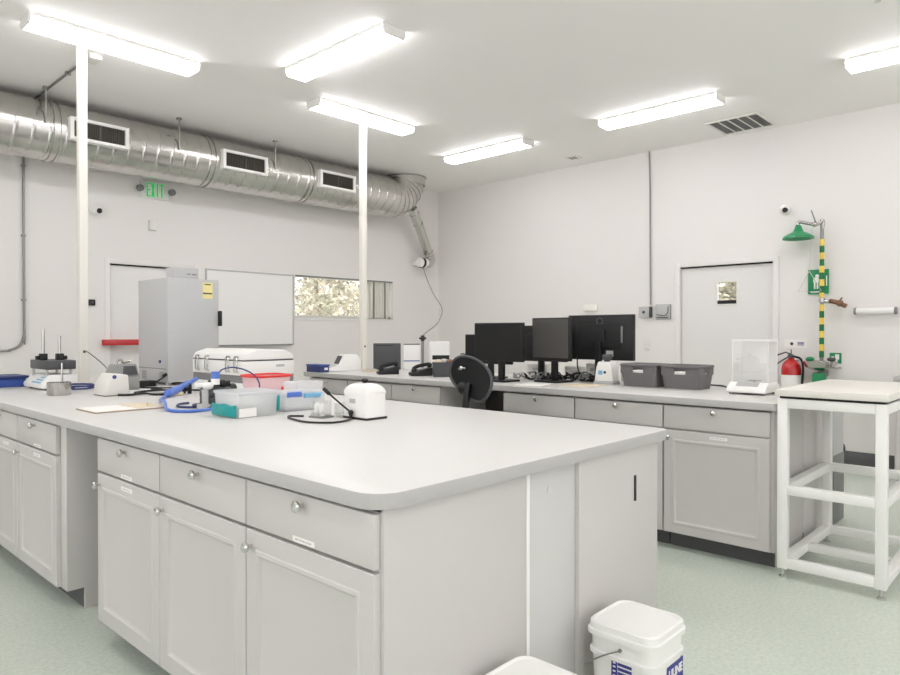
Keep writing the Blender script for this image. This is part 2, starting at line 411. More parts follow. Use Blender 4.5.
# ------------------------------------------------------------------ spiral duct
DY, DZ, DR = 6.87, 3.115, .262
t = thing('spiral_duct', 'large galvanised spiral air duct running along the left wall under the ceiling', 'air duct', (0, DY, DZ))
def ribbed(path, frames, r, pitch=.135, seg=64, amp=.007):
    mb = MB(); v = []; f = []; n = len(path)
    L = 0
    for i in range(n):
        if i: L += (path[i]-path[i-1]).length
        u, w = frames[i]
        for k in range(seg):
            a = 2*PI*k/seg; ph = (L/pitch+k/seg) % 1.0
            rr = r+(amp if ph < .14 else 0)
            v.append(path[i]+u*(rr*math.cos(a))+w*(rr*math.sin(a)))
    for i in range(n-1):
        for k in range(seg):
            k2 = (k+1) % seg; f.append((i*seg+k, i*seg+k2, (i+1)*seg+k2, (i+1)*seg+k))
    f.append(tuple(range(seg))[::-1]); f.append(tuple((n-1)*seg+k for k in range(seg)))
    return mb.add(v, f)
xs = [-2.55+.009*i for i in range(int((6.15+2.55)/.009))]
ribbed([Vector((x, 0, 0)) for x in xs], [(Vector((0, 1, 0)), Vector((0, 0, 1)))]*len(xs), DR).build('spiral_pipe', M['duct'], t, angle=22)
# gored elbow turning up into the ceiling
pv = Vector((6.14, 0, .318)); er = .318; mb = MB(); v = []; f = []; ng = 8; seg = 40; rings = []
for g in range(ng+1):
    a = .5*PI*g/ng
    for db in ((0, .006) if 0 < g < ng else (0,)):
        rings.append((a, db))
    if 0 < g < ng: rings.append((a+.02, 0))
for a, db in rings:
    c = pv+Vector((er*math.sin(a), 0, -er*math.cos(a))); n_ = Vector((math.sin(a), 0, -math.cos(a)))
    for k in range(seg):
        b = 2*PI*k/seg; v.append(c+Vector((0, 1, 0))*((DR+db)*math.cos(b))+n_*((DR+db)*math.sin(b)))
for i in range(len(rings)-1):
    for k in range(seg): k2 = (k+1) % seg; f.append((i*seg+k, i*seg+k2, (i+1)*seg+k2, (i+1)*seg+k))
mb.add(v, f).build('elbow', M['duct'], t, angle=20)
MB().lathe([(DR+.004, .20), (DR+.012, .205), (DR+.012, .30), (DR+.03, .305), (DR+.03, .317), (.001, .317)], (6.14+er, 0, 0), caps=False, seg=44).build('ceiling_collar', M['duct'], t)
G = [(2.11, 2.62), (3.57, 4.10), (4.80, 5.33)]
for x0, x1 in G:
    mb = MB()
    for xx in (x0-.10, x0-.045): mb.lathe([(DR-.002, -.012), (DR+.014, -.008), (DR+.014, .008), (DR-.002, .012)], (xx, 0, 0), 'X', 44, caps=False)
    mb.build('joint_band', M['duct'], t)
    yf = -DR-.052; zc = -.005; hh = .100
    mb = MB()
    mb.box(x0, yf, zc-hh, x0+.035, -.20, zc+hh, .003).box(x1-.035, yf, zc-hh, x1, -.20, zc+hh, .003).box(x0+.035, yf, zc+hh-.028, x1-.035, -.20, zc+hh, .003).box(x0+.035, yf, zc-hh, x1-.035, -.20, zc-hh+.028, .003)
    g = mb.build('grille', M['white_m'], t)
    MB().box(x0+.035, yf+.028, zc-hh+.028, x1-.035, yf+.036, zc+hh-.028).build('backing', M['grille'], g)
    mb = MB()
    for i in range(24):
        x = x0+.045+i*(x1-x0-.09)/23; mb.box(x-.0022, yf+.010, zc-hh+.028, x+.0022, yf+.026, zc+hh-.028)
    for i in range(1, 4): z = zc-hh+.028+i*(2*hh-.056)/4; mb.box(x0+.035, yf+.018, z-.002, x1-.035, yf+.022, z+.002)
    mb.box((x0+x1)/2-.006, yf+.008, zc-hh+.028, (x0+x1)/2+.006, yf+.026, zc+hh-.028)
    mb.build('louvre', M['grille'], g)
for x in (1.93, 3.12, 4.22):
    MB().tube([(x, -.270, -.0), (x, -.267, .316)], .008, 8).box(x-.02, -.285, .30, x+.02, -.245, .317).build('hanger', M['alu'], t)

# branch duct and inline fan in the corner
t = thing('branch_duct', 'thin steel duct slanting down from the big duct elbow into the corner', 'air duct', (0, 0, 0))
pa, pb = Vector((6.57, 6.85, 3.02)), Vector((7.12, 7.06, 2.42))
MB().cyl(pa, pb, .066, seg=24).cyl(pa+(pb-pa)*.10, pa+(pb-pa)*.13, .074, seg=24).cyl(pa+(pb-pa)*.30, pa+(pb-pa)*.33, .074, seg=24).cyl(pa+(pb-pa)*.9, pa+(pb-pa)*.93, .074, seg=24).build('pipe', M['duct'], t)
MB().tube([pb+(pa-pb)*.02, pb+Vector((.03, .01, -.05)), pb+Vector((.0, 0, -.10)), pb+Vector((-.07, 0, -.11))], .069, 20, smooth=5).build('elbow', M['duct'], t)
t = thing('inline_fan', 'small round white duct fan with a black band in the far corner', 'fan', (6.98, 7.06, 2.31))
MB().lathe([(.001, -.085), (.055, -.085), (.066, -.07), (.066, .06), (.060, .075), (.001, .075)], axis='X').build('body', M['white'], t)
MB().lathe([(.067, -.03), (.072, -.028), (.072, .008), (.067, .01)], axis='X', caps=False).build('band', M['black'], t)
MB().box(-.03, .05, -.03, .03, .19, .03, .004).build('wall_bracket', M['white'], t)
tag(MB().tube([(6.98, 7.05, 2.245), (6.99, 7.0, 2.10), (6.93, 6.8, 1.85), (6.8, 6.5, 1.62), (6.2, 6.0, 1.42), (5.2, 5.2, 1.30), (4.73, 4.80, 1.262)], .006, 6, smooth=6).build('hanging_cable', M['conduit']), 'thin grey cord hanging from the corner fan down to the bench', 'cord')

# ------------------------------------------------------------------ wall A fittings
t = thing('exit_sign', 'exit sign with green letters on the left wall below the duct', 'exit sign', (3.145, YL, 2.80))
MB().box(-.145, -.03, -.085, .145, 0, .09, .004).build('plaque', M['exitp'], t)
for k, ch in enumerate('EXIT'):
    mb = MB(); lx, lw, zb_, zt_, th = -.089+k*.047, .041, -.072, .076, .016; ya_, yb_ = -.0325, -.0295
    if ch == 'E':
        mb.box(lx, ya_, zb_, lx+th, yb_, zt_)
        for zz in (zb_, (zb_+zt_)/2-.007, zt_-.014): mb.box(lx+th, ya_, zz, lx+lw, yb_, zz+.014)
    elif ch == 'X':
        mb.prism([(lx, zb_), (lx+.017, zb_), (lx+lw, zt_), (lx+lw-.017, zt_)], 'Y', ya_, yb_).prism([(lx+lw-.017, zb_), (lx+lw, zb_), (lx+.017, zt_), (lx, zt_)], 'Y', ya_, yb_)
    elif ch == 'I': mb.box(lx+.013, ya_, zb_, lx+.013+th, yb_, zt_)
    else: mb.box(lx+.0135, ya_, zb_, lx+.0135+th, yb_, zt_).box(lx-.003, ya_, zt_-.015, lx+lw+.003, yb_, zt_)
    mb.build('letter', M['exitg'], t)
for s in (-1, 1): MB().cyl((s*.17, -.002, 0), (s*.17, -.05, 0), .012).lathe([(.012, -.09), (.034, -.086), (.036, -.05), (.02, -.03)], (s*.17, 0, 0), 'Y').build('lamp_head', M['mgrey'], t)
def camera_dome(label, loc, side):
    t = thing('security_camera', label, 'camera', loc, 0 if side == 'Y' else -90)
    MB().lathe([(.001, -.001), (.052, -.001), (.052, -.015), (.042, -.02)], axis='Y').build('wall_mount', M['white'], t)
    MB().ball((0, -.050, 0), .048).build('housing', M['white'], t)
    MB().cyl((.012, -.07, -.012), (.018, -.096, -.016), .026).build('lens', M['black'], t)
    return t
camera_dome('round white security camera on the left wall beside the cream pole', (2.55, YL, 2.52), 'Y')
camera_dome('round white security camera on the door wall above the green shower head', (XR, 2.26, 2.56), 'X')
t = thing('sensor_box', 'small white box on the left wall under the exit sign', 'sensor', (3.1275, YL, 2.43))
MB().box(-.0375, -.03, -.05, .0375, -.004, .05, .006).build('cover', M['offw'], t)
MB().box(-.041, -.004, -.054, .041, -.001, .054, .001).build('mounting_plate', M['lgrey'], t)
t = thing('conduit', 'grey steel conduit down the left wall curving off the left edge', 'pipe', (0, YL, 0))
MB().tube([(1.925, -.02, ZC-.002), (1.925, -.02, 1.36), (1.925, -.02, 1.28), (1.89, -.02, 1.18), (1.80, -.02, 1.135), (1.70, -.02, 1.13), (.6, -.02, 1.13)], .011, 10, smooth=5).build('pipe', M['conduit'], t)
mb = MB()
for z in (2.85, 2.2, 1.6): mb.box(1.905, -.034, z-.008, 1.942, -.001, z+.008, .002)
mb.box(1.6, -.034, 1.110, 1.615, -.001, 1.150, .002); mb.build('mounting_clip', M['conduit'], t)
t = thing('wall_switch', 'tiny black switch box on the left wall just right of the cream island pole', 'switch', (2.52, YL, 1.595))
MB().box(-.03, -.025, -.03, .03, -.001, .03, .004).build('cover', M['black'], t)
MB().box(-.012, -.032, -.012, .012, -.025, .012, .003).build('button', M['dgrey'], t)
t = thing('whiteboard', 'large blank whiteboard in a thin frame on the left wall', 'whiteboard', (3.72, YL, 1.14))
w_, h_ = 1.165, .875
MB().box(.012, -.014, .012, w_-.012, 0, h_-.012).build('panel', M['wboard'], t)
MB().box(0, -.02, 0, .016, 0, h_, .002).box(w_-.016, -.02, 0, w_, 0, h_, .002).box(.016, -.02, h_-.016, w_-.016, 0, h_, .002).box(.016, -.02, 0, w_-.016, 0, .016, .002).build('frame', M['lgrey'], t)
MB().box(.1, -.06, -.002, w_-.05, -.02, .008, .002).build('pen_tray', M['mgrey'], t)

# ------------------------------------------------------------------ power poles
def pole(label, x, y, ceilbox):
    t = thing('power_pole', label, 'pole', (x, y, .915), 0, 'cream power poles from worktop to ceiling')
    H = ZC-.915
    MB().box(-.0285, -.0285, .001, .0285, .0285, H, .002).box(-.0025, -.030, .3, .0025, -.028, H).build('post', M['cream'], t)
    MB().box(-.045, -.045, 0, .045, .045, .012, .002).build('foot_plate', M['cream'], t)
    MB().lathe([(.001, -.032), (.010, -.031), (.010, -.028)], (.0, 0, .24), 'Y').build('outlet', M['dgrey'], t)
    if ceilbox: MB().box(.10, .12, H-.035, .19, .26, H-.001, .003).tube([(.0, .03, H-.012), (.10, .17, H-.012)], .01, 8).build('junction_box', M['offw'], t)
    return t
pole('cream power pole rising from the island beside the incubator', 1.83, 5.44, True)
pole('cream power pole rising from the far bench in front of the window', 4.43, 5.34, False)
tag(MB().tube([(1.945, 5.71, ZC-.014), (1.95, 6.6, ZC-.014), (1.95, 7.215, ZC-.014)], .010, 8).box(1.93, 6.1, ZC-.026, 1.97, 6.115, ZC).box(1.91, 7.20, ZC-.04, 1.99, YL, ZC).build('ceiling_conduit', M['conduit']), 'dark conduit along the ceiling from the island pole to the left wall', 'pipe')

# ------------------------------------------------------------------ wall B fittings
t = thing('wall_conduit', 'thin grey conduit down the door wall to a small outlet box', 'pipe', (XR, 3.76, 0))
MB().tube([(-.015, .01, ZC), (-.015, 0, 3.0), (-.015, -.01, 1.62)], .010, 8).build('pipe', M['lmgrey'], t)
MB().box(-.05, -.01, 1.47, 0, .125, 1.60, .004).build('box', M['lgrey'], t)
MB().box(-.055, -.028, 1.47, 0, -.010, 1.60, .002).cyl((-.05, .06, 1.535), (-.056, .06, 1.535), .018).build('outlet', M['dgrey'], t)
t = thing('thermostat', 'grey thermostat box on the wall beside the door frame', 'thermostat', (XR, 3.595, 1.535))
MB().box(-.03, -.09, -.082, -.006, .09, .082, .008).build('cover', M['lgrey'], t)
MB().box(-.006, -.095, -.087, -.001, .095, .087, .001).build('mounting_plate', M['mgrey'], t)
MB().tube([(-.032, .07, -.03), (-.032, -.02, -.045), (-.032, -.065, -.01), (-.032, -.07, .06)], .005, 6, smooth=4).box(-.032, -.07, -.072, -.03, .07, -.06).build('markings', M['dgrey'], t)
tag(MB().box(XR-.012, 3.76, 1.08, XR, 3.83, 1.20, .003).box(XR-.014, 3.775, 1.15, XR-.011, 3.815, 1.18, .001).box(XR-.014, 3.775, 1.1, XR-.011, 3.815, 1.13, .001).build('wall_outlet', M['offw']), 'white wall outlet beside the black monitor back', 'outlet')
t = thing('alarm_box', 'small cream box on the door wall above the monitors', 'box', (XR, 4.56, 1.605))
MB().box(-.04, -.095, -.04, -.005, .095, .04, .006).build('cover', M['cream'], t)
MB().box(-.005, -.098, -.043, -.001, .098, .043, .001).build('mounting_plate', M['offw'], t)
MB().box(-.042, -.08, -.03, -.039, -.04, -.005).build('lamp', M['white'], t)
t = thing('paper_roll', 'white roll with dark ends fixed to the wall at far right', 'roll', (XR, 1.45, 1.50))
MB().cyl((-.06, -.155, 0), (-.06, .155, 0), .03, seg=24).build('tube', M['white'], t)
for s in (-1, 1): MB().cyl((-.06, s*.155, 0), (-.06, s*.175, 0), .034, seg=24).box(-.06, s*.165-.008, -.02, -.001, s*.165+.008, .02, .002).build('wall_mount', M['mgrey'], t)
tag(MB().box(XR-.004, 2.06, 1.135, XR, 2.27, 1.225, m=0).box(XR-.005, 2.085, 1.165, XR-.003, 2.145, 1.172, m=1).box(XR-.005, 2.085, 1.178, XR-.003, 2.145, 1.185, m=1).box(XR-.005, 2.085, 1.191, XR-.003, 2.145, 1.198, m=1).cyl((XR-.005, 2.20, 1.18), (XR-.003, 2.20, 1.18), .016, m=2).build('wall_notice', [M['paper'], M['print_b'], M['ink']]), 'small white notice with blue print above the fire extinguisher', 'sign')

# emergency shower and eyewash
SX, SY = 7.37, 1.89
t = thing('emergency_shower', 'green emergency shower and eyewash station on a striped pipe', 'emergency shower', (SX, SY, 0))
MB().cyl((0, 0, .03), (0, 0, 2.36), .017).lathe([(.001, 0), (.09, 0), (.09, .02), (.03, .035), (.024, .05)]).build('riser_pipe', M['conduit'], t)
for z0, z1 in ((1.62, 2.21), (1.05, 1.57)):
    mb = MB(); n = 9 if z0 > 1.5 else 8
    for i in range(n):
        a = z1-(z1-z0)*i/n; mb.cyl((0, 0, a-(z1-z0)/n+.0005), (0, 0, a), .0215, m=i % 2, seg=24)
    mb.build('striped_tape', [M['yellow'], M['dgreen']], t)
MB().tube([(0, -.0, 2.30), (.0, -.012, 2.37), (-.01, .0, 2.395), (-.02, .03, 2.36), (-.03, .09, 2.365), (-.04, .17, 2.39), (-.04, .205, 2.39), (-.04, .205, 2.345)], .016, 12, smooth=5).ball((-.025, .06, 2.36), .026).build('arm', M['steel'], t)
MB().tube([(-.03, .05, 2.38), (-.03, .07, 2.44), (-.03, .09, 2.50)], .006, 8).build('valve_lever', M['mgrey'], t)
MB().lathe([(.022, 2.365), (.03, 2.35), (.035, 2.33), (.05, 2.30), (.10, 2.275), (.138, 2.25), (.145, 2.228), (.138, 2.226), (.09, 2.25), (.001, 2.26)], (-.04, .205, 0), seg=36, caps=False).build('shower_head', M['green'], t)
mb = MB(); T0 = [(-.05, .10, 1.90), (-.05, .20, 1.70), (-.05, -.01, 1.70), (-.05, .10, 1.90)]
mb.tube(T0, .004, 6).tube([(-.05, .10, 1.90), (-.045, .075, 2.36)], .002, 6); mb.build('pull_handle', M['lgrey'], t)
mb = MB().box(.108, -.035, 1.68, .114, .155, 1.925, .002, m=0).box(.106, .06, 1.73, .109, .075, 1.80, m=1).box(.106, .085, 1.73, .109, .10, 1.80, m=1).box(.106, .055, 1.80, .109, .105, 1.845, m=1).box(.106, .03, 1.695, .109, .13, 1.705, m=1)
mb.cyl((.106, .07, 1.86), (.109, .07, 1.86), .018, m=1).box(.106, -.02, 1.76, .109, -.01, 1.86, m=1)
mb.box(.10, .02, 1.74, .13, .04, 1.76).build('shower_sign', [M['green'], M['white']], t)
MB().cyl((0, 0, 1.595), (0, 0, 1.635), .028).tube([(0, 0, 1.60), (.02, -.05, 1.60), (.06, -.10, 1.60)], .02, 12).build('tee_joint', M['steel'], t)
MB().tube([(.02, -.06, 1.605), (.03, -.12, 1.59), (.04, -.17, 1.565), (.04, -.205, 1.55)], .022, 12, smooth=4).ball((.035, -.15, 1.58), .033).tube([(.03, -.15, 1.60), (.03, -.17, 1.635)], .008, 8).build('valve', M['bronze'], t)
MB().lathe([(.001, .925), (.06, .928), (.125, .955), (.150, .995), (.156, 1.016), (.144, 1.008), (.11, .97), (.04, .945), (.001, .943)], (-.05, 0, 0), seg=36, caps=False).build('eyewash_bowl', M['steel'], t)
MB().tube([(-.05, .0, .95), (-.05, .08, .96), (-.05, .12, 1.03)], .012, 8, smooth=4).tube([(-.05, 0, .95), (-.05, -.07, .96), (-.05, -.10, 1.03)], .012, 8, smooth=4).build('nozzle_pipe', M['conduit'], t)
for s in (-.10, .09): MB().ball((-.05, s, 1.035), .032, (1, 1.25, .7)).build('dust_cover', M['green'] if s > 0 else M['dgrey'], t)
MB().box(-.16, -.115, .985, -.10, -.02, 1.02, .006).tube([(-.10, -.06, .96), (-.11, -.16, .95), (-.11, -.20, .96)], .010, 8, smooth=3).build('push_plate', M['steel'], t)
MB().box(-.11, -.05, .80, .0, .06, .905, .02).build('tail_cover', M['green'], t)
MB().box(-.02, -.03, .86, .135, .03, .92, .005).build('wall_bracket', M['conduit'], t)
tag(MB().box(XR-.006, 1.745, .99, XR, 1.85, 1.095, .001).box(XR-.008, 1.765, 1.03, XR-.005, 1.80, 1.08, m=1).box(XR-.008, 1.81, 1.01, XR-.005, 1.835, 1.06, m=1).cyl((XR-.008, 1.79, 1.02), (XR-.005, 1.79, 1.02), .012, m=1).build('eyewash_sign', [M['green'], M['white']]), 'small green and white eyewash sign right of the striped pipe', 'sign')

# fire extinguisher
t = thing('fire_extinguisher', 'red fire extinguisher hung on the wall beside the striped pipe', 'fire extinguisher', (7.36, 2.165, .565))
MB().lathe([(.001, 0), (.085, .002), (.092, .015), (.092, .36), (.085, .40), (.065, .435), (.035, .46), (.025, .475), (.001, .475)], seg=32).build('cylinder', M['red'], t)
MB().lathe([(.0926, .08), (.0935, .08), (.0935, .305), (.0926, .305)], caps=False, seg=32).build('label_band', M['paper'], t)
MB().cyl((0, 0, .47), (0, 0, .51), .022).tube([(0, 0, .51), (-.01, .05, .53), (-.02, .13, .50)], .008, 8).tube([(0, 0, .50), (-.02, .06, .46), (-.02, .13, .41)], .008, 8).lathe([(.001, -.02), (.02, -.02), (.02, .0), (.001, .0)], (-.03, 0, .495), 'X').tube([(0, 0, .51), (0, 0, .56)], .005, 6).build('valve_head', M['dgrey'], t)
MB().tube([(0, -.02, .49), (-.02, -.09, .47), (-.02, -.115, .40), (-.02, -.11, .25), (-.02, -.10, .12)], .011, 10, smooth=6).cyl((-.02, -.10, .12), (-.02, -.10, .02), .018).build('hose', M['black'], t)
MB().box(.093, -.03, .2, .14, .03, .45, .003).build('wall_bracket', M['mgrey'], t)

# ------------------------------------------------------------------ cabinets
def door_bm(w, z0, z1):
    mb = MB(); loops = [(0, .021), (0, .003), (.003, 0), (.052, 0), (.056, -.0035), (.066, -.0035), (.073, .005), (.080, .007)]
    v = []; f = []
    for ins, x in loops: v += [(x, ins, z0+ins), (x, w-ins, z0+ins), (x, w-ins, z1-ins), (x, ins, z1-ins)]
    for i in range(len(loops)-1):
        for k in range(4): k2 = (k+1) % 4; f.append((i*4+k, i*4+k2, i*4+4+k2, i*4+4+k))
    n = len(loops)-1; f.append((n*4, n*4+1, n*4+2, n*4+3)); f.append((3, 2, 1, 0)); return mb.add(v, f)
def knob_bm(y, z):
    return MB().lathe([(.006, .001), (.006, -.012), (.009, -.014), (.0155, -.020), (.0165, -.026), (.012, -.031), (.001, -.033)], (0, y, z), 'X', 20)
def label_bm(y, z, w=.10, h=.015):
    mb = MB().box(-.0012, y-w/2, z-h/2, .001, y+w/2, z+h/2, m=0); x = y-w*.36
    while x < y+w*.33:
        k = random.uniform(.008, .018); mb.box(-.0017, x, z-.002, -.001, x+k, z+.002, m=1); x += k+.004
    return mb
def cabinet(label, loc, w, group, m0=-.0005, m1=-.0005, dlabel=None, flabel=None, rz=0, depth=.588, name='base_cabinet'):
    """front faces local -X, width along +Y; the knobs sit at the high-Y side"""
    t = thing(name, label, 'cabinet', loc, rz, group)
    bd = MB().box(.022, -m0, .10, depth, w+m1, .8745, .001).box(.022, .0, .864, .030, w, .8745).box(.115, -m0, 0, depth-.03, w+m1, .10).box(.10, -m0+(.018 if m0 > 0 else 0), 0, .115, w+m1, .0999, m=1)
    if m0 > 0: bd.box(.10, -m0, 0, .115, -m0+.018, .10)
    bd.build('body', [M['cab'], M['kick']], t)
    g = .0025
    dr = MB().box(0, g, .728, .021, w-g, .862, .003).build('drawer', M['cab'], t)
    knob_bm(w/2, .836).build('knob', M['chrome'], dr)
    if dlabel: label_bm(dlabel, .739).build('label_strip', [M['paper'], M['lgrey']], dr)
    q = door_bm(w-2*g, .105, .718); q.v = [(a, b+g, c) for a, b, c in q.v]
    do = q.build('door', M['cab'], t)
    knob_bm(w-.035, .672).build('knob', M['chrome'], do)
    if flabel: label_bm(flabel, .692).build('label_strip', [M['paper'], M['lgrey']], do)
    return t
FX = 1.06; gi = 'grey base cabinets under the island worktop'
cabinet('grey island cabinet at the near corner, with a white label on its drawer only', (FX, 1.236, 0), .585, gi, m0=.010, dlabel=.29)
cabinet('middle of the three front grey island cabinets, without any label', (FX, 1.822, 0), .585, gi)
cabinet('grey island cabinet beside the dark recess, labels on both drawer and door', (FX, 2.408, 0), .585, gi, dlabel=.285, flabel=.285)
cabinet('grey island cabinet left of the dark recess, ending in a plain stile', (FX, 3.505, 0), .61, gi, m0=.075, dlabel=.27, flabel=.28)
cabinet('grey island cabinet cut by the left edge of the photo', (FX, 4.12, 0), .61, gi, flabel=.2)
cabinet('grey island cabinet beyond the left edge of the photo', (FX, 4.735, 0), .61, gi)
gr = 'grey base cabinets on the far side of the island'
for y, lb in ((1.821, 'grey cabinet on the hidden island side, black slot in its end panel'), (3.2, 'grey cabinet on the hidden side of the island, middle'), (4.6, 'grey cabinet on the hidden side of the island, by the incubator')):
    c_ = cabinet(lb, (2.53, y, 0), .585, gr, rz=180, m1=.010)
    if y < 2: MB().box(.198, .5945, .67, .212, .5985, .765, .001).build('slot_cover', M['black'], c_)
o = tag(MB().box(1.652, 1.240, .0, 1.940, 1.256, .8745, .001).box(1.652, 1.226, .0, 1.668, 1.240, .8745, .001, m=1).box(1.90, 1.3, 0, 1.925, 6.0, .8745).lathe([(.001, 1.239), (.012, 1.2385), (.012, 1.2405)], (1.79, 0, .80), 'Y').build('filler_panel', [M['filler'], M['white_m']]), 'pale recessed filler panel in the middle of the island end', 'panel')
def worktop(name, label, x0, y0, x1, y1, rad):
    mb = MB().prism(rrect(x0, y0, x1, y1, rad), 'Z', .875, .915, .003)
    o = mb.build(name, [M['edge'], M['top']])
    for p in o.data.polygons:
        if p.normal.z > .9: p.material_index = 1
    return tag(o, label, 'worktop')
worktop('island_worktop', 'large pale grey laminate worktop of the island in the foreground', 1.040, 1.203, 2.575, 6.15, (.085, .05, .02, .02))
# bench along the middle of the room
BX = 3.862; gb = 'grey base cabinets under the long bench'
for y, w_, lb, m0 in ((1.240, .61, 'grey bench cabinet nearest the white frame table, its door in full view', .013), (1.856, .617, 'second grey bench cabinet from the white frame table, mostly behind the island', -.0005), (2.479, .60, 'third grey bench cabinet from the white frame table, right of the chair', -.0005),
                      (3.715, .57, 'grey bench cabinet left of the chair, under the dark desk phones', -.0005), (4.292, .585, 'grey bench cabinet second from the far end of the bench, behind the white dome', -.0005), (4.884, .578, 'grey bench cabinet at the far end, below the blue bin', -.0005)):
    cabinet(lb, (BX, y, 0), w_, gb, m0=m0, flabel=(.28 if y < 1.3 else None), depth=.56)
worktop('bench_worktop', 'long grey worktop of the bench with the monitors', 3.838, 1.206, 4.90, 5.53, .012)
tag(MB().box(4.425, 1.232, 0, 4.86, 1.25, .8745, .001).box(4.422, 1.226, .02, 4.430, 1.234, .8745).build('end_panel', M['cab']), 'grey panel closing the end of the bench behind the white frame table', 'panel')
tag(MB().box(4.425, 5.445, 0, 4.86, 5.462, .8745, .001).build('end_panel', M['cab']), 'grey panel closing the far end of the bench under the blue bin', 'panel')
tag(MB().box(4.84, 1.255, .0, 4.86, 5.44, .8745).build('back_panel', M['cab']), 'grey panel along the back of the bench', 'panel')
tag(MB().box(5.06, 1.225, .0, 5.33, 1.9, .86, .006).box(5.05, 1.215, .86, 5.345, 1.92, .88, .004).box(5.065, 1.221, .01, 5.325, 1.226, .47, .002, m=1).build('pedestal', [M['lgrey'], M['mgrey']]), 'narrow grey pedestal behind the bench, seen through the white frame table', 'cabinet')
tag(MB().tube([(5.335, 1.25, .40), (5.345, 1.245, .46), (5.37, 1.24, .51), (5.41, 1.24, .48), (5.41, 1.245, .42), (5.37, 1.25, .39)], .008, 8, smooth=5).build('hose_loop', M['dgrey']), 'loop of grey hose on the side of the pedestal', 'hose')
# counter at the right edge
gs_ = 'grey cabinets under the worktop along the door wall'
cabinet('grey cabinet at the right edge of the photo, against the door wall', (6.90, .58, 0), .61, gs_, depth=.585)
cabinet('grey cabinet along the door wall, second from its left end, beyond the photo', (6.90, -.03, 0), .608, gs_, depth=.585)
cabinet('grey cabinet along the door wall, third from its left end, beyond the photo', (6.90, -.64, 0), .608, gs_, depth=.585)
tag(MB().box(6.875, -.9, .875, XR-.002, 1.205, .915, .003).build('side_worktop', M['edge']), 'grey worktop at the right edge of the photo, against the door wall', 'worktop')

# ------------------------------------------------------------------ white frame table
t = thing('frame_table', 'white square tube frame table with thick white top at right', 'table', (3.815, .692, 0))
LX, LY, q = .888, .498, .049
MB().box(.01, .01, .950, LX-.01, LY-.01, .963).build('top_gap_shade', M['dark'], t)  # dark slab standing in for shade between frame and tabletop
MB().box(-.016, -.010, .963, 1.0, LY+.010, .999, .004).build('tabletop', M['tabletop'], t)
for x in (0, LX-q):
    for y in (0, LY-q):
        lg = MB().box(x, y, .05, x+q, y+q, .950, .004).build('leg', M['white_m'], t)
        MB().cyl((x+q/2, y+q/2, .012), (x+q/2, y+q/2, .05), .008).lathe([(.001, 0), (.02, 0), (.02, .008), (.01, .014), (.001, .014)], (x+q/2, y+q/2, 0)).build('levelling_foot', M['chrome'], lg)
def rails(z, h, nm, mid=False):
    for a in (0, LX-q): MB().box(a, q, z, a+q, LY-q, z+h, .004).build(nm, M['white_m'], t)
    for b in (0, LY-q): MB().box(q, b, z, LX-q, b+q, z+h, .004).build(nm, M['white_m'], t)
    if mid: MB().box(LX*.42, q, z+.002, LX*.42+q, LY-q, z+h-.002, .004).build(nm, M['white_m'], t)
rails(.900, q, 'top_rail'); rails(.443, q, 'middle_rail'); rails(.056, q, 'bottom_rail', True)

# ------------------------------------------------------------------ buckets
def bucket(label, x, y):
    t = thing('square_bucket', label, 'bucket', (x, y, 0), 0, 'white square buckets with lids')
    mb = MB(); v = []; f = []
    prof = [(.108, 0), (.112, .006), (.122, .262), (.129, .265), (.129, .276), (.123, .279), (.124, .335)]
    rings = []
    for r, z in prof: rings.append([(px, py, z) for px, py in rrect(-r, -r, r, r, .045, 6)])
    n = len(rings[0])
    for rg in rings: v += rg
    for i in range(len(rings)-1):
        for k in range(n): k2 = (k+1) % n; f.append((i*n+k, i*n+k2, i*n+n+k2, i*n+n+k))
    f.append(tuple(range(n))[::-1]); f.append(tuple((len(rings)-1)*n+k for k in range(n)))
    mb.add(v, f).build('body', M['white'], t)
    mb = MB(); v = []; f = []
    prof = [(.129, .325), (.134, .327), (.134, .342), (.129, .346), (.128, .364), (.123, .369), (.117, .369), (.113, .365), (.06, .365)]
    rings = [[(px, py, z) for px, py in rrect(-r, -r, r, r, .045 if r > .1 else .02, 6)] for r, z in prof]
    for rg in rings: v += rg
    for i in range(len(rings)-1):
        for k in range(n): k2 = (k+1) % n; f.append((i*n+k, i*n+k2, i*n+n+k2, i*n+n+k))
    f.append(tuple((len(rings)-1)*n+k for k in range(n))); f.append(tuple(range(n))[::-1])
    mb.add(v, f).build('lid', M['white'], t)
    t.scale = (.925, .925, 1.005)
    return t
def bucket_print(t):
    mb = MB(); T = Matrix.Identity(4)
    # left-hand face (towards -X): a flag-like blue mark with stripes and a round letter below
    x = -.1225
    mb.T = Matrix.Translation((0, -.022, .022))
    mb.box(x, .030, .185, x+.004, .052, .238, m=0)
    for i in range(4): mb.box(x-.0002, -.024, .229-.0145*i, x+.004, .028, .238-.0145*i, m=0)
    for zz in (.192, .206, .220, .232): mb.box(x-.0006, .036, zz, x, .046, zz+.005, m=1)
    mb.tube([(x+.001, .02*math.cos(a)-.005, .145+.022*math.sin(a)) for a in [i*PI/12 for i in range(25)]], .004, 6, m=0, caps=False)
    mb.build('label', [M['print_b'], M['paper']], t)
    mb = MB()
    y = -.1225
    mb.box(-.02, y, .185, .105, y+.004, .248, m=0)
    mb.box(.0, y-.0002, .160, .105, y+.004, .170, m=0)
    text_mesh(mb, 'ULINE', .038, frameT((.045, y-.0006, .218), (1, 0, 0), (0, 0, 1)), m=1, bold=.0012)
    mb.build('label', [M['print_b'], M['paper']], t)
t = bucket('white square bucket with blue printed labels against the island end', 2.028, 1.062)
bucket_print(t)
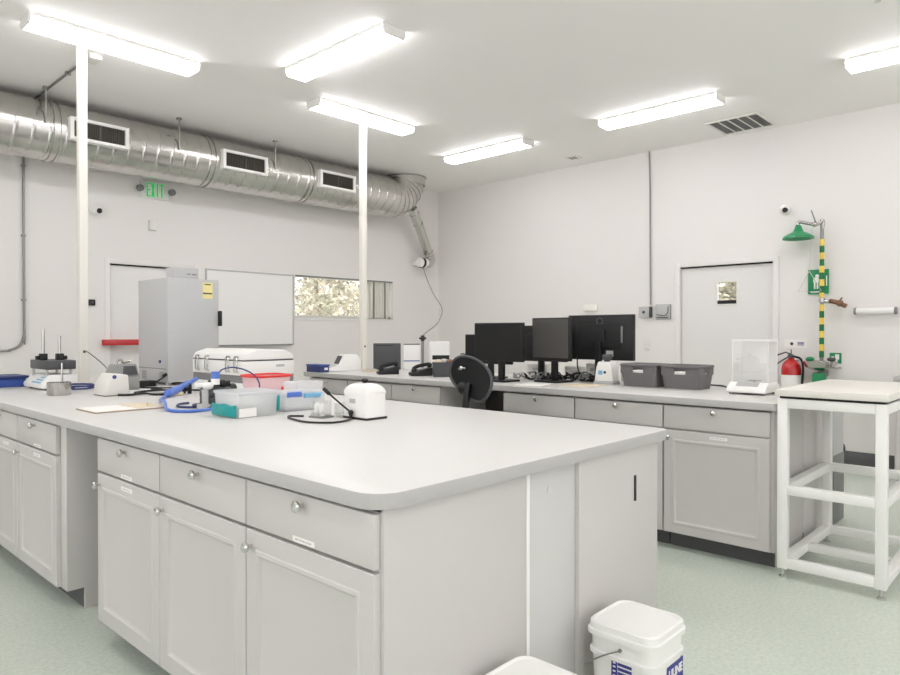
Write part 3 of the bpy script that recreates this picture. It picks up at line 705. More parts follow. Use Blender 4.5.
MB().tube([(-.124, -.005, .302), (-.134, .0, .300), (-.137, .05, .275), (-.138, .10, .243), (-.132, .128, .222)], .0025, 6, smooth=4).cyl((-.118, -.005, .302), (-.131, -.005, .302), .006).build('handle', M['conduit'], t)
bucket('white square bucket lid cut by the bottom edge of the photo', 1.465, 1.07)

# ------------------------------------------------------------------ things on the island
T = .915
t = thing('blue_crate', 'blue plastic crate at the left edge of the island', 'crate', (1.04, 5.47, T))
MB().box(.06, 0, 0, .43, .28, .06, .008).build('body', M['blue'], t)
MB().box(.045, -.012, .06, .445, .292, .078, .005).build('rim', M['navy'], t)

t = thing('platform_shaker', 'white laboratory shaker with dark platform and two upright rods', 'laboratory shaker', (1.425, 4.97, T))
MB().prism([(.0, .012), (.215, .012), (.215, .098), (.055, .102), (-.005, .035)], 'Y', 0, .40, .006).build('body', M['white'], t)
mb = MB(); dx, dz = .06, .053
for i in range(3): mb.prism([(.004+.014*i, .0460+.0156*i), (.012+.014*i, .0549+.0156*i), (.0135+.014*i, .0537+.0156*i), (.0055+.014*i, .0448+.0156*i)], 'Y', .06, .25-.05*i, m=0)
mb.build('panel_print', M['cyan'], t)
for x in (.045, .19):
    for y in (.03, .37): MB().cyl((x, y, 0), (x, y, .014), .016).build('foot', M['blackm'], t)
    for y in (.06, .34): MB().cyl((x, y, .085), (x, y, .135), .009).build('support', M['lgrey'], t)
pl = MB().box(.028, .02, .135, .212, .36, .195, .006).build('platform', M['dgrey'], t)
for x, y, h, k in ((.055, .17, .405, -1), (.14, .12, .36, 1)):
    r = MB().cyl((x, y, .195), (x, y, h), .010, seg=16).build('rod', M['steel'], t)
    MB().box(x-.022, y-.022, .196, x+.022, y+.022, .24, .004).cyl((x+k*.02, y, .212), (x+k*.045, y, .212), .013).build('clamp', M['black'], r)
MB().cyl((.115, -.006, .045), (.115, -.006, .18), .007).build('guide_pin', M['chrome'], t)

t = thing('steel_dish', 'short shiny steel and glass dish in front of the shaker', 'dish', (1.405, 4.575, T))
MB().lathe([(.001, 0), (.062, 0), (.064, .004), (.064, .078), (.061, .078), (.060, .006), (.001, .006)], seg=32).build('wall', M['steel'], t)
for a in (0.6, 2.4, 4.2): MB().box(-.012, -.0035, .002, .012, .0035, .08).build('strip', M['alu'], t).matrix_local = Matrix.Translation((.066*math.cos(a), .066*math.sin(a), 0)) @ Matrix.Rotation(a+PI/2, 4, 'Z')

t = thing('label_machine', 'white wedge-shaped machine with a purple mark on the island', 'machine', (1.545, 4.25, T))
MB().prism([(0, .004), (.150, .004), (.142, .125), (.055, .135), (.02, .085)], 'Y', 0, .19, .010, seg=3).build('housing', M['offw'], t)
MB().box(.01, .01, 0, .145, .19, .006).build('foot', M['dgrey'], t)
MB().lathe([(.001, -.001), (.012, -.0005), (.012, .002), (.001, .002)], (.060, 0, .115), 'Y').build('badge', M['print_b'], t)
t = thing('stapler_press', 'dark grey hand press behind the white wedge machine', 'press', (1.735, 4.64, T))
MB().box(0, 0, 0, .18, .15, .09, .006).prism([(.0, .09), (.18, .09), (.16, .172), (.04, .172)], 'Y', 0, .15, .008).build('body', M['lmgrey'], t)
MB().prism([(.07, .10), (.165, .10), (.15, .16), (.075, .16)], 'Y', -.004, .002).build('plate', M['dgrey'], t)
MB().tube([(.05, .06, .170), (.06, .06, .198), (.085, .06, .202), (.095, .06, .182), (.12, .06, .187), (.145, .06, .19)], .009, 8, smooth=4).build('spring_clip', M['steel'], t)
tag(MB().tube([(1.50, 4.80, T+.012), (1.53, 4.83, T+.012)]+[(1.62+.07*math.cos(a), 4.84+.07*math.sin(a), T+.012+.0012*i) for i, a in enumerate([PI+.5*k for k in range(26)])], .0065, 6, smooth=3).build('coiled_cable', M['navy']), 'dark blue coiled cable between the shaker and the wedge machine', 'cable')
tag(MB().box(1.97, 4.83, T, 2.11, 4.92, T+.04, .006).build('power_brick', M['black']), 'black power brick at the foot of the incubator', 'power brick')
tag(MB().tube([(2.11, 4.875, T+.02), (2.135, 4.875, T+.03), (2.15, 4.82, T+.06), (2.155, 4.80, T+.075)], .006, 6, smooth=5).cyl((2.15, 4.81, T+.07), (2.165, 4.79, T+.085), .012).build('power_plug_cable', M['black']), 'short black lead with a round plug rising from the power brick', 'cable')
def cable(name, label, pts, r=.005, m='black'):
    return tag(MB().tube(pts, r, 8, smooth=7).build(name, M[m]), label, 'cable')
z = T+.006
cable('black_cable', 'black cable running from under the wedge machine to the blue tubing', [(1.62, 4.235, z+.002), (1.67, 4.19, z+.002), (1.76, 4.20, z+.004), (1.78, 4.12, z+.002), (1.84, 4.08, z+.002), (1.90, 4.08, z+.002), (1.98, 4.12, z+.002)], .007)
cable('black_cable', 'thin black cable looping in front of the incubator', [(1.965, 4.85, z), (1.955, 4.72, z), (2.03, 4.60, z), (2.06, 4.45, z+.006), (2.13, 4.40, z), (2.10, 4.28, z), (2.13, 4.22, z)], .005)
cable('black_cable', 'tangled black cable on the island between the brown board and the incubator', [(1.76, 4.34, z+.001), (1.84, 4.40, z), (1.93, 4.36, z+.006), (1.90, 4.27, z+.016), (1.86, 4.33, z+.02), (1.97, 4.42, z), (2.02, 4.30, z+.001), (1.96, 4.18, z+.001)], .006)
t = thing('clipboard', 'thin brown board with white paper near the island front edge', 'clipboard', (1.195, 3.395, T), 0)
MB().box(0, 0, 0, .345, .26, .006, .002).build('board', M['board'], t)
MB().box(.004, .006, .006, .335, .254, .009).build('paper', M['paper'], t)
MB().box(.20, .02, .009, .34, .25, .012, .001).tube([(.27, .06, .016), (.30, .1, .02), (.31, .16, .014)], .004, 6).build('pouch', M['beige'], t)

# incubator
t = thing('incubator', 'tall grey metal incubator with a yellow sticker on its door', 'incubator', (2.178, 4.80, T))
MB().box(0, .022, .02, .394, .50, .778, .006).box(.008, .03, .0, .04, .06, .02).box(.35, .03, .0, .38, .06, .02).box(.008, .45, .0, .04, .48, .02).box(.35, .45, .0, .38, .48, .02).build('cabinet', M['steelgrey'], t)
MB().box(.0, 0, .022, .394, .021, .776, .004).build('door', M['steelgrey'], t)
MB().box(.386, -.03, .43, .408, .006, .545, .006).build('handle', M['black'], t)
MB().box(-.0015, .03, .115, .002, .495, .121).build('seam', M['mgrey'], t)
for y in (.06, .36):
    mb = MB()
    for i in range(5): mb.box(-.003, y, .035+.013*i, .001, y+.07, .041+.013*i)
    mb.build('side_vent', M['mgrey'], t)
MB().box(.265, -.0012, .635, .345, .001, .755).box(.28, -.0016, .736, .33, .0, .744, m=1).box(.266, -.0016, .668, .34, .0, .678, m=1).build('sticker', [M['sticker'], M['ink']], t)
MB().cyl((-.008, .12, .17), (0, .12, .17), .012).build('side_port', M['print_b'], t)
t = thing('grey_box', 'small grey box standing on top of the incubator', 'box', (2.255, 4.84, T+.778))
MB().box(0, 0, 0, .178, .16, .082, .005).build('case', M['steelgrey'], t)
MB().box(.085, -.0015, .03, .115, .001, .038).box(.125, -.0015, .028, .16, .001, .038).build('marks', M['mgrey'], t)

# white clasped case and benchtop centrifuge
t = thing('clasped_case', 'white lidded case with metal clasps and a dark grey base band among the island clutter', 'case', (2.17, 3.75, T))
MB().box(.0, 0, .0, .365, .66, .07, .006).box(.0, 0, .115, .365, .66, .205, .008).build('shell', M['white'], t)
MB().box(.004, .004, .07, .361, .656, .115).build('base_band', M['mgrey'], t)
MB().prism([(.0, .212), (.365, .212), (.350, .245), (.29, .272), (.10, .276), (.02, .25)], 'Y', -.003, .663, .008, seg=3).build('lid', M['white'], t)
MB().box(.006, .005, .203, .359, .655, .214).build('lid_gap', M['dgrey'], t)
for y in (.06, .16, .43, .56):
    MB().tube([(-.003, y, .135), (-.012, y, .14), (-.012, y, .215), (-.012, y+.008, .228), (-.012, y+.024, .228), (-.012, y+.032, .215), (-.012, y+.032, .14), (-.003, y+.032, .135)], .005, 6).box(-.006, y-.004, .222, 0, y+.036, .236).build('clasp', M['chrome'], t)
MB().box(.23, -.0015, .165, .29, .001, .18).build('badge', M['lgrey'], t)

# pink tub with red rim
t = thing('red_rimmed_tub', 'pink translucent tub with a bright red rim among the island clutter', 'tub', (2.0, 3.31, T))
def shell(pts_r, h, wt, taper=.0, z0=0.0):
    """open container from an outline function r(inset)"""
    mb = MB(); rings = [(taper, z0), (0, h), (wt, h), (taper+wt, z0+wt)]
    R4 = [[(a, b, zz) for a, b in pts_r(i)] for i, zz in rings]; n = len(R4[0]); v = sum(R4, []); f = []
    for i in range(3):
        for k in range(n): k2 = (k+1) % n; f.append((i*n+k, i*n+k2, i*n+n+k2, i*n+n+k))
    f.append(tuple(range(n))[::-1]); f.append(tuple(3*n+k for k in range(n)))
    return mb.add(v, f)
shell(lambda i: rrect(i, i, .235-i, .20-i, .05), .135, .003, .012).build('body', M['pink'], t)
mb = MB(); pr = rrect(-.005, -.005, .240, .205, .055)
mb.tube([(a, b, .138) for a, b in pr]+[(pr[0][0], pr[0][1], .138)], .007, 8, caps=False).build('rim', M['redp'], t)
MB().box(.15, -.012, .055, .225, -.0, .078, .004).build('clip', M['redp'], t)
tag(MB().box(2.04, 3.34, T+.004, 2.18, 3.46, T+.05, .01).build('sample_bag', M['paper']), 'white wrapped bundle inside the red-rimmed tub', 'bundle')

# pump with blue tubing
t = thing('lab_pump', 'small black and grey laboratory pump with white fittings and tube ports', 'pump', (1.60, 3.16, T))
MB().box(.03, .0, .0, .22, .15, .02, .004).box(.06, .02, .02, .20, .14, .055, .006).cyl((.05, .08, .075), (.19, .08, .075), .038, seg=24).build('motor', M['dgrey'], t)
MB().lathe([(.001, -.01), (.030, -.01), (.034, 0), (.034, .03), (.001, .03)], (.19, .08, .085), 'X').ball((.15, .07, .12), .022).ball((.10, .09, .125), .02).box(.12, .06, .11, .19, .1, .135, .004).build('pump_head', M['black'], t)
MB().ball((.06, .05, .115), .024, (1.2, 1, .8)).cyl((.0, .06, .12), (.05, .06, .12), .012).build('fitting', M['white'], t)
MB().cyl((.10, .05, .12), (.10, .05, .15), .022).build('fitting', M['white'], t)
MB().cyl((.16, .045, .07), (.16, .02, .07), .012).build('fitting', M['white'], t)
MB().cyl((.10, .05, .15), (.10, .05, .185), .02).build('cap', M['tube_b'], t)
MB().box(.20, .05, .03, .27, .12, .085, .004).build('control_box', M['mgrey'], t)
MB().cyl((.03, .02, .0), (.03, .02, .10), .016).box(.0, .0, .0, .05, .05, .03, .004).build('bottle', M['lgrey'], t)
t = thing('pipette_gun', 'blue pipette controller lying on the island in the cable loop', 'pipette controller', (1.79, 3.94, T))
MB().tube([(0, 0, .024), (.10, .08, .04), (.20, .16, .065)], .024, 12, r1=.018).ball((.0, .0, .024), .024).tube([(.20, .16, .065), (.29, .23, .085)], .013, 10).build('handle', M['tube_b'], t)
MB().box(.05, .05, 0, .12, .11, .022, .005).build('cradle', M['beige'], t)
MB().box(.14, .08, .02, .17, .12, .045, .003).box(.19, .13, .0, .21, .15, .06, .003).build('trigger', M['black'], t)
cable('blue_tube', 'blue tube looping along the island top from the pipette controller to the pump', [(1.775, 3.925, z+.012), (1.74, 3.88, z+.006), (1.64, 3.70, z+.008), (1.555, 3.46, z+.018), (1.47, 3.24, z+.004), (1.50, 3.12, z+.003), (1.57, 3.10, z+.003), (1.61, 3.06, z+.01)], .008, 'tube_b')
cable('blue_tube', 'thin blue tube arching over the pump into the red-rimmed tub', [(1.722, 3.22, T+.17), (1.75, 3.235, T+.192), (1.82, 3.26, T+.20), (1.90, 3.28, T+.185), (1.96, 3.285, T+.155), (1.995, 3.285, T+.11), (1.995, 3.285, T+.07)], .004, 'navy')
cable('thin_cable', 'thin grey cable hanging from the cream island pole to the grey press', [(1.83, 5.408, T+.24), (1.84, 5.36, T+.235), (1.86, 5.15, T+.16), (1.87, 4.98, T+.08), (1.86, 4.85, T+.02), (1.86, 4.815, z)], .004, 'conduit')
cable('dark_cable', 'dark cable curled on the island behind the small pump', [(1.70, 3.50, z), (1.62, 3.44, z+.004), (1.58, 3.36, z), (1.62, 3.29, z), (1.66, 3.36, z+.004), (1.74, 3.40, z)], .006, 'navy')

# clear tubs
t = thing('clip_tub', 'clear plastic tub with teal end clips, at the front of the clutter', 'tub', (1.552, 2.745, T), 0)
shell(lambda i: rrect(i, i, .222-i, .205-i, .018), .105, .003, .006).build('body', M['tub'], t)
MB().prism(rrect(-.005, -.005, .227, .21, .02), 'Z', .105, .116, .003).build('lid', M['lidc'], t)
MB().prism([(.004, .006), (.20, .006), (.203, .058), (.15, .053), (.10, .062), (.05, .054), (.001, .060)], 'X', -.012, .004, .003).build('clip', [M['teal']], t)
MB().box(.217, .006, .02, .229, .05, .09, .003).build('clip', M['teal'], t)
MB().box(.015, -.003, .004, .10, .004, .042).build('paper_label', M['paper'], t)
MB().ball((.07, .10, .05), .05, (1, 1.3, .8)).ball((.15, .10, .045), .05, (1, 1.2, .8)).build('contents', M['paper'], t)
t = thing('clip_tub', 'clear plastic tub with blue lid clips beside the teal-clipped tub', 'tub', (1.83, 2.80, T), -2)
shell(lambda i: rrect(i, i, .25-i, .16-i, .018), .085, .003, .008).build('body', M['tub'], t)
MB().prism(rrect(-.004, -.004, .254, .164, .02), 'Z', .085, .094, .003).build('lid', M['lidc'], t)
MB().box(.02, -.010, .07, .10, .004, .096, .003).build('clip', M['tube_b'], t)
MB().box(.115, -.012, .062, .21, .004, .085, .003).build('clip', M['cyan'], t)
MB().box(.02, .02, .008, .23, .14, .06, .008).build('contents', M['paper'], t)
t = thing('clear_box', 'tall clear plastic box behind the blue-clipped tub', 'box', (2.06, 3.02, T))
shell(lambda i: rrect(i, i, .17-i, .14-i, .012), .12, .003, .004).build('body', M['tub'], t)
# vials, glass block, cable
t = thing('vial_holder', 'glass holder with two white vials beside the white dome', 'vial holder', (1.815, 2.47, T), 10)
MB().box(0, 0, 0, .075, .085, .008, .002).build('base', M['mgrey'], t)
shell(lambda i: rrect(i+.004, i+.004, .071-i, .081-i, .012), .075, .002).build('shield', M['vial'], t)
for y in (.025, .058): MB().lathe([(.001, .009), (.014, .009), (.0155, .02), (.0155, .052), (.010, .064), (.001, .066)], (.03, y, 0), seg=18).build('vial', M['white'], t)
tag(shell(lambda i: rrect(i+1.90, i+2.43, 1.965-i, 2.50-i, .006), T+.062, .004, 0, T).build('glass_block', M['vial']), 'small clear glass box between the vials and the white dome', 'glass box')
cable('black_cable', 'black cable looping on the bare island top in front of the vials', [(1.79, 2.575, z), (1.77, 2.60, z), (1.74, 2.62, z), (1.70, 2.54, z), (1.68, 2.40, z), (1.73, 2.31, z), (1.80, 2.30, z), (1.86, 2.33, z), (1.885, 2.36, z)], .0045)
t = thing('probe', 'black probe leaning over the glass box towards the white dome', 'probe', (1.862, 2.385, T))
MB().tube([(.03, -.02, .03), (.01, .045, .075), (-.005, .11, .118)], .0045, 8).tube([(-.002, .095, .108), (-.008, .125, .128)], .009, 10).ball((.03, -.02, .03), .012).cyl((.03, -.02, 0), (.03, -.02, .03), .008).build('stem', M['black'], t)
t = thing('mini_centrifuge', 'white dome-shaped mini centrifuge with a black knob on the island', 'mini centrifuge', (1.905, 2.275, T), 0)
q = bmesh.new(); bmesh.ops.create_cube(q, size=1)
for v in q.verts: v.co = (.058+v.co.x*.116, .08+v.co.y*.16, .083+v.co.z*.15)
te = [e for e in q.edges if all(v.co.z > .1 for v in e.verts)]
bmesh.ops.bevel(q, geom=te, offset=.05, segments=8, profile=.5, affect='EDGES', clamp_overlap=True)
ve = [e for e in q.edges if abs(e.verts[0].co.z-e.verts[1].co.z) > .05 and e.calc_face_angle(0) > .5]
bmesh.ops.bevel(q, geom=ve, offset=.012, segments=3, profile=.5, affect='EDGES', clamp_overlap=True)
MB().bm(q).build('dome', M['white'], t)
MB().box(-.003, -.003, 0, .119, .163, .010, .003).build('base', M['black'], t)
MB().lathe([(.001, .155), (.010, .155), (.010, .163), (.016, .165), (.016, .174), (.010, .178), (.001, .178)], (.058, .08, 0)).build('knob', M['black'], t)
MB().box(-.0015, .075, .07, .001, .115, .09).build('badge', M['lgrey'], t)

# ------------------------------------------------------------------ things on the bench
t = thing('blue_bin', 'shallow navy blue bin at the far end of the bench', 'bin', (3.855, 5.29, T), 0)
MB().box(.005, .005, 0, .12, .215, .06, .006).build('body', M['navy'], t)
MB().box(0, 0, .06, .125, .22, .075, .004).build('rim', M['blue'], t)
MB().box(.06, -.0, .022, .10, .006, .045).build('label', M['paper'], t)
t = thing('analyser', 'white desktop instrument with a dark slanted screen by the blue bin', 'instrument', (3.99, 5.33, T), -14)
MB().prism([(0, .0), (.35, .0), (.35, .12), (.30, .165), (.16, .165), (.105, .06), (.0, .03)], 'Y', 0, .13, .014, seg=3).build('housing', M['white'], t)
MB().prism([(.112, .073), (.151, .148), (.147, .150), (.107, .075)], 'Y', .012, .118).build('screen', M['dgrey'], t)
MB().prism([(.02, .036), (.095, .058), (.094, .062), (.019, .040)], 'Y', .02, .11).build('keypad', M['lgrey'], t)
t = thing('cream_tray', 'shallow cream tray between the white instrument and the desk phone', 'tray', (4.20, 5.07, T), -42)
shell(lambda i: rrect(i, i, .13-i, .10-i, .01), .025, .003, .004).build('body', M['beige'], t)
MB().ball((.05, .05, .02), .022, (1.6, 1, .6)).ball((.095, .055, .02), .018).build('bundle', M['lgrey'], t)
def phone(label, x, y, rz):
    t = thing('desk_phone', label, 'phone', (x, y, T), rz, 'black desk phones on the bench')
    MB().prism([(0, 0), (.19, 0), (.19, .075), (.0, .025)], 'Y', 0, .17, .006).build('base', M['black'], t)
    MB().tube([(.02, .03, .06), (.06, .03, .085), (.16, .03, .105)], .016, 10, smooth=4).ball((.03, .03, .05), .024).ball((.165, .03, .095), .024).build('handset', M['blackm'], t)
    MB().prism([(.09, .052), (.17, .073), (.168, .077), (.088, .056)], 'Y', .075, .15).build('display', M['lgrey'], t)
    mb = MB()
    for i in range(3):
        for j in range(3): mb.box(.02+.022*i, .08+.024*j, .03, .034+.022*i, .096+.024*j, .044+.006*i)
    mb.build('keys', M['mgrey'], t)
    return t
phone('black desk phone with a coiled cord in front of the dark grey box', 4.04, 4.66, -35)
phone('black desk phone at the foot of the stand with the grey rod', 4.09, 4.28, -35)
t = thing('computer_box', 'dark grey square box behind the left desk phone', 'box', (4.53, 5.30, T), -42)
MB().box(0, 0, 0, .28, .11, .27, .006).build('case', M['dgrey'], t)
MB().box(.02, -.003, .245, .2, 0, .252).build('groove', M['black'], t)
t = thing('white_box', 'white flat box with a dark top edge standing behind the rod', 'box', (4.752, 5.085, T), -42)
MB().box(0, 0, 0, .165, .03, .255, .004).build('case', M['white'], t)
MB().box(-.001, -.001, .255, .166, .031, .265, .002).build('top_edge', M['dgrey'], t)
MB().box(0, -.002, .085, .165, 0, .095).build('blue_line', M['blue'], t)
t = thing('rod_stand', 'upright grey rod on a stand with a black clamp on top', 'stand', (4.60, 4.655, T))
MB().box(-.05, -.035, 0, .05, .035, .012, .003).build('base', M['dgrey'], t)
MB().cyl((0, 0, .012), (0, 0, .315), .014).build('rod', M['conduit'], t)
MB().cyl((0, 0, .30), (0, 0, .352), .019).box(-.02, -.03, .315, .02, .03, .335, .003).build('clamp', M['black'], t)
t = thing('cream_device', 'cream wall-phone shaped device standing left of the white printer', 'device', (4.615, 4.585, T), -42)
MB().box(0, 0, 0, .085, .05, .245, .008).build('case', M['cream'], t)
MB().box(.022, -.002, .12, .06, .001, .21).build('panel', M['beige'], t)
t = thing('printer', 'white box printer with a black slot behind the dark toolbox', 'printer', (4.475, 4.43, T), -42)
MB().box(0, 0, 0, .18, .14, .295, .008).build('case', M['white'], t)
MB().box(.02, -.004, .13, .178, .001, .17, .003).build('slot', M['black'], t)
t = thing('toolbox', 'dark open box of tools left of the chair back', 'box', (4.15, 4.075, T), -42)
shell(lambda i: rrect(i, i, .21-i, .13-i, .012), .125, .004, .006).build('body', M['dgrey'], t)
for p, m_ in (((.05, .06, .125), 'beige'), ((.10, .07, .13), 'lgrey'), ((.15, .06, .125), 'bronze')): MB().ball(p, .028, (1.3, .9, .9)).cyl((p[0], p[1], .01), p, .015).build('tool', M[m_], t)
tag(MB().tube([(4.33, 3.88, T+.1), (4.35, 3.93, T+.17), (4.40, 3.97, T+.195), (4.47, 3.99, T+.18), (4.52, 4.0, T+.10), (4.53, 4.0, T+.009)], .007, 8, smooth=5).build('grey_cable', M['dgrey']), 'grey cord arching up behind the chair back', 'cord')

# monitors
def monitor(label, x, y, rz, w, h, zb, scr, back=False, neck=.05, group='black monitors on the bench', foot=.11):
    """screen faces local -X; centre of the foot at the origin"""
    t = thing('monitor', label, 'monitor', (x, y, T), rz, group)
    MB().box(-.018, -w/2, zb, .018, w/2, zb+h, .004).build('frame', M['black'], t)
    MB().box(-.0195, -w/2+.012, zb+.022, -.0175, w/2-.012, zb+h-.012).build('screen', scr, t)
    MB().box(.018, -neck/2, .012, .05, neck/2, zb+h*.6, .004).build('neck', M['black'], t)
    MB().prism(rrect(-foot+.02, -.12, foot+.02, .12, .03), 'Z', 0, .014, .003).build('foot', M['black'], t)
    MB().box(.018, -w*.33, zb+h*.28, .034, w*.33, zb+h*.80, .006).box(.034, -.06, zb+h*.4, .052, .06, zb+h*.68, .004).build('back_cover', M['blackm'], t)
    return t
monitor('black monitor with a glossy dark screen, left of the row, beside the chair', 4.13, 3.335, 0, .475, .30, .157, M['screen'])
monitor('dark monitor mostly hidden behind the chair and the left screen', 4.36, 3.63, 6, .46, .245, .12, M['screen'])
monitor('monitor with a screen greyed by a painted reflection in the middle of the row', 4.36, 3.0, -8, .385, .33, .165, M['screen_refl'])
monitor('dark monitor standing behind the gap between the left and the grey screen', 4.68, 3.30, 180, .46, .30, .14, M['screen'])
m3 = monitor('large black monitor seen from behind, rightmost of the row', 4.73, 2.79, 180, .58, .355, .165, M['screen'])
MB().box(.019, .17, .30, .03, .205, .43, .006).build('pale_strip', M['mgrey'], m3).location = (0, 0, 0)
MB().lathe([(.020, .018), (.024, .0215), (.030, .0215), (.030, .018)], (0, 0, .47), 'X', caps=False).build('emblem', M['dgrey'], m3)
MB().box(.018, .06, .195, .022, .12, .24).build('port_label', M['lgrey'], m3)

# clutter under the monitors
for x, y, w_, h_, lb in ((4.80, 3.46, .20, .11, 'white carton under the gap left of the left monitor stand'), (4.78, 3.08, .16, .10, 'white carton behind the stand of the grey screen'), (4.832, 2.92, .14, .13, 'white carton on the bench left of the big monitor stand'), (4.832, 2.60, .14, .14, 'white carton on the bench right of the big monitor stand')):
    o = MB().box(0, 0, 0, .06, w_, h_, .004).box(-.001, w_*.2, h_*.5, .0, w_*.7, h_*.7, m=1); o = o.build('carton', [M['offw'], M['lgrey']], None, (x, y-w_/2, T)); tag(o, lb, 'carton', 'white cartons behind the monitors')
rnd = random.Random(3)
mb = MB()
zones = ((4.50, 4.585, 2.70, 2.92), (4.51, 4.72, 2.93, 3.10), (4.40, 4.53, 3.12, 3.40))
for i in range(27):
    xa0, xa1, ya0, ya1 = zones[i % 3]; y0 = rnd.uniform(ya0, ya1); x0 = rnd.uniform(xa0, xa1); pts = []; a = rnd.uniform(0, 6.28)
    for k in range(7):
        a += rnd.uniform(-1.2, 1.2); x0 = min(xa1, max(xa0, x0+.05*math.cos(a))); y0 = min(ya1, max(ya0, y0+.07*math.sin(a)))
        pts.append((x0+rnd.uniform(-.004, .004), y0+rnd.uniform(-.004, .004), T+.010+rnd.random()*.06))
    mb.tube(pts, rnd.choice((.004, .006, .008)), 6, smooth=4, m=rnd.choice((0, 0, 0, 1, 2)))
tag(mb.build('cable_tangle', [M['black'], M['mgrey'], M['offw']]), 'tangle of black and white cables on the bench under the monitors', 'cables', kind='stuff')
cable('black_cable', 'black cable drooping from the big monitor down to the bench', [(4.69, 2.98, T+.19), (4.66, 2.96, T+.12), (4.63, 2.92, T+.06), (4.60, 2.84, T+.07), (4.56, 2.74, T+.02)], .005)
t = thing('notepad', 'white notepad lying at the bench edge under the grey screen', 'notepad', (3.91, 2.79, T), 14)
MB().box(0, 0, 0, .27, .19, .008, .002).build('pages', M['paper'], t)
MB().box(0, 0, -.0, .27, .19, .0025).build('backing', M['board'], t)
tag(MB().box(4.10, 2.50, T, 4.36, 2.76, T+.004, .001).build('brown_folder', M['beige']), 'flat brown folder on the bench below the big monitor', 'folder')
t = thing('tape_dispenser', 'white tapered device with a blue mark left of the grey baskets', 'device', (4.44, 2.52, T))
MB().prism([(.0, .02), (.155, .02), (.142, .12), (.125, .165), (.03, .165), (.012, .12)], 'X', .0, .10, .01, seg=3).build('housing', M['white'], t)
t.rotation_euler = (0, 0, 0)
MB().box(-.004, -.003, 0, .104, .158, .022, .004).build('base', M['lgrey'], t)
MB().cyl((.05, .075, .165), (.05, .075, .185), .02, r1=.03).box(.02, .045, .185, .08, .105, .22, .006).build('nozzle', M['dgrey'], t)
MB().box(-.0015, .085, .07, .001, .12, .10).build('mark', M['cyan'], t)
MB().lathe([(.001, -.003), (.010, -.003), (.010, .0), (.001, .0)], (.0, .065, .088), 'X').build('button', M['black'], t)

def basket(label, x, y):
    t = thing('grey_basket', label, 'basket', (x, y, T), 0, 'grey plastic baskets on the bench')
    W, D, H, tp = .235, .275, .160, .013
    def wallpts(i): return rrect(i, i, W-i, D-i, .03)
    # upper band with hand-hold gaps on all four sides, then the rolled rim
    mb = shell(wallpts, H-.062, .004, tp)
    def side(a0, a1, fx):
        for p, q2 in ((a0, a0+(a1-a0)*.33), (a0+(a1-a0)*.67, a1)):
            fx(p, q2)
    side(.02, D-.02, lambda p, q2: (mb.box(0, p, H-.066, .005, q2, H-.012), mb.box(W-.005, p, H-.066, W, q2, H-.012)))
    side(.02, W-.02, lambda p, q2: (mb.box(p, 0, H-.066, q2, .005, H-.012), mb.box(p, D-.005, H-.066, q2, D, H-.012)))
    for cx, cy in ((.012, .012), (W-.012, .012), (.012, D-.012), (W-.012, D-.012)): mb.cyl((cx, cy, H-.066), (cx, cy, H-.012), .0125, seg=14)
    pr = rrect(-.003, -.003, W+.003, D+.003, .03); pts = [(a, b, H-.008) for a, b in pr]; mb.tube(pts+[pts[0], pts[1]], .009, 8, caps=False)
    mb.build('body', M['basket'], t)
    MB().box(.03, .03, .02, W-.03, D-.03, H-.05, .01).build('paper_stack', M['paper'], t)
    return t
basket('dark grey basket on the bench beside the white tapered device', 4.385, 2.155)
basket('dark grey basket on the bench nearer the balance', 4.395, 1.853)

# analytical balance
t = thing('balance', 'white analytical balance with a clear glass draft shield', 'balance', (4.27, 1.40, T))
MB().prism([(0, .012), (.31, .012), (.31, .055), (.08, .075), (.02, .05), (.0, .03)], 'Y', 0, .27, .008, seg=3).build('base', M['white'], t)
MB().prism([(.024, .0535), (.070, .0735), (.069, .0755), (.023, .0555)], 'Y', .06, .21).build('display', M['lgrey'], t)
for x in (.03, .28):
    for y in (.03, .24): MB().cyl((x, y, 0), (x, y, .014), .018).build('foot', M['mgrey'], t)
bx0, bx1, by0, by1, bz0, bz1 = .085, .29, .012, .258, .072, .325
MB().box(bx0, by0, bz0, bx0+.004, by1, bz1).box(bx0+.004, by0, bz0, bx1-.012, by0+.004, bz1).box(bx0+.004, by1-.004, bz0, bx1-.012, by1, bz1).build('glass_shield', M['balglass'], t)
MB().box(bx1-.012, by0, .055, bx1, by1, bz1, .002).build('back_plate', M['white'], t)
MB().box(bx0-.004, by0-.004, bz1, bx1+.002, by1+.004, bz1+.012, .003).build('top_frame', M['white'], t)
t.scale = (.88, .87, 1.0)
mb = MB()
for a, b in ((bx0, by0), (bx0, by1)): mb.cyl((a+.003, b, bz0-.012), (a+.003, b, bz1), .0045)
mb.build('corner_post', M['offw'], t)
MB().lathe([(.001, .078), (.045, .078), (.045, .083), (.001, .083)], ((bx0+bx1)/2, (by0+by1)/2, 0)).cyl(((bx0+bx1)/2, (by0+by1)/2, .06), ((bx0+bx1)/2, (by0+by1)/2, .08), .012).build('weighing_pan', M['steel'], t)
cable('balance_lead', 'dark cable from the back of the balance along the bench to the basket', [(4.56, 1.60, z), (4.60, 1.70, z), (4.72, 1.80, z), (4.82, 1.88, z), (4.84, 2.0, z)], .006, 'dgrey')
tag(MB().lathe([(.001, 0), (.03, 0), (.034, .012), (.02, .03), (.001, .034)], (4.50, 1.27, T)).build('rubber_bung', M['black']), 'small black stopper on the bench between the balance and the frame table', 'stopper')

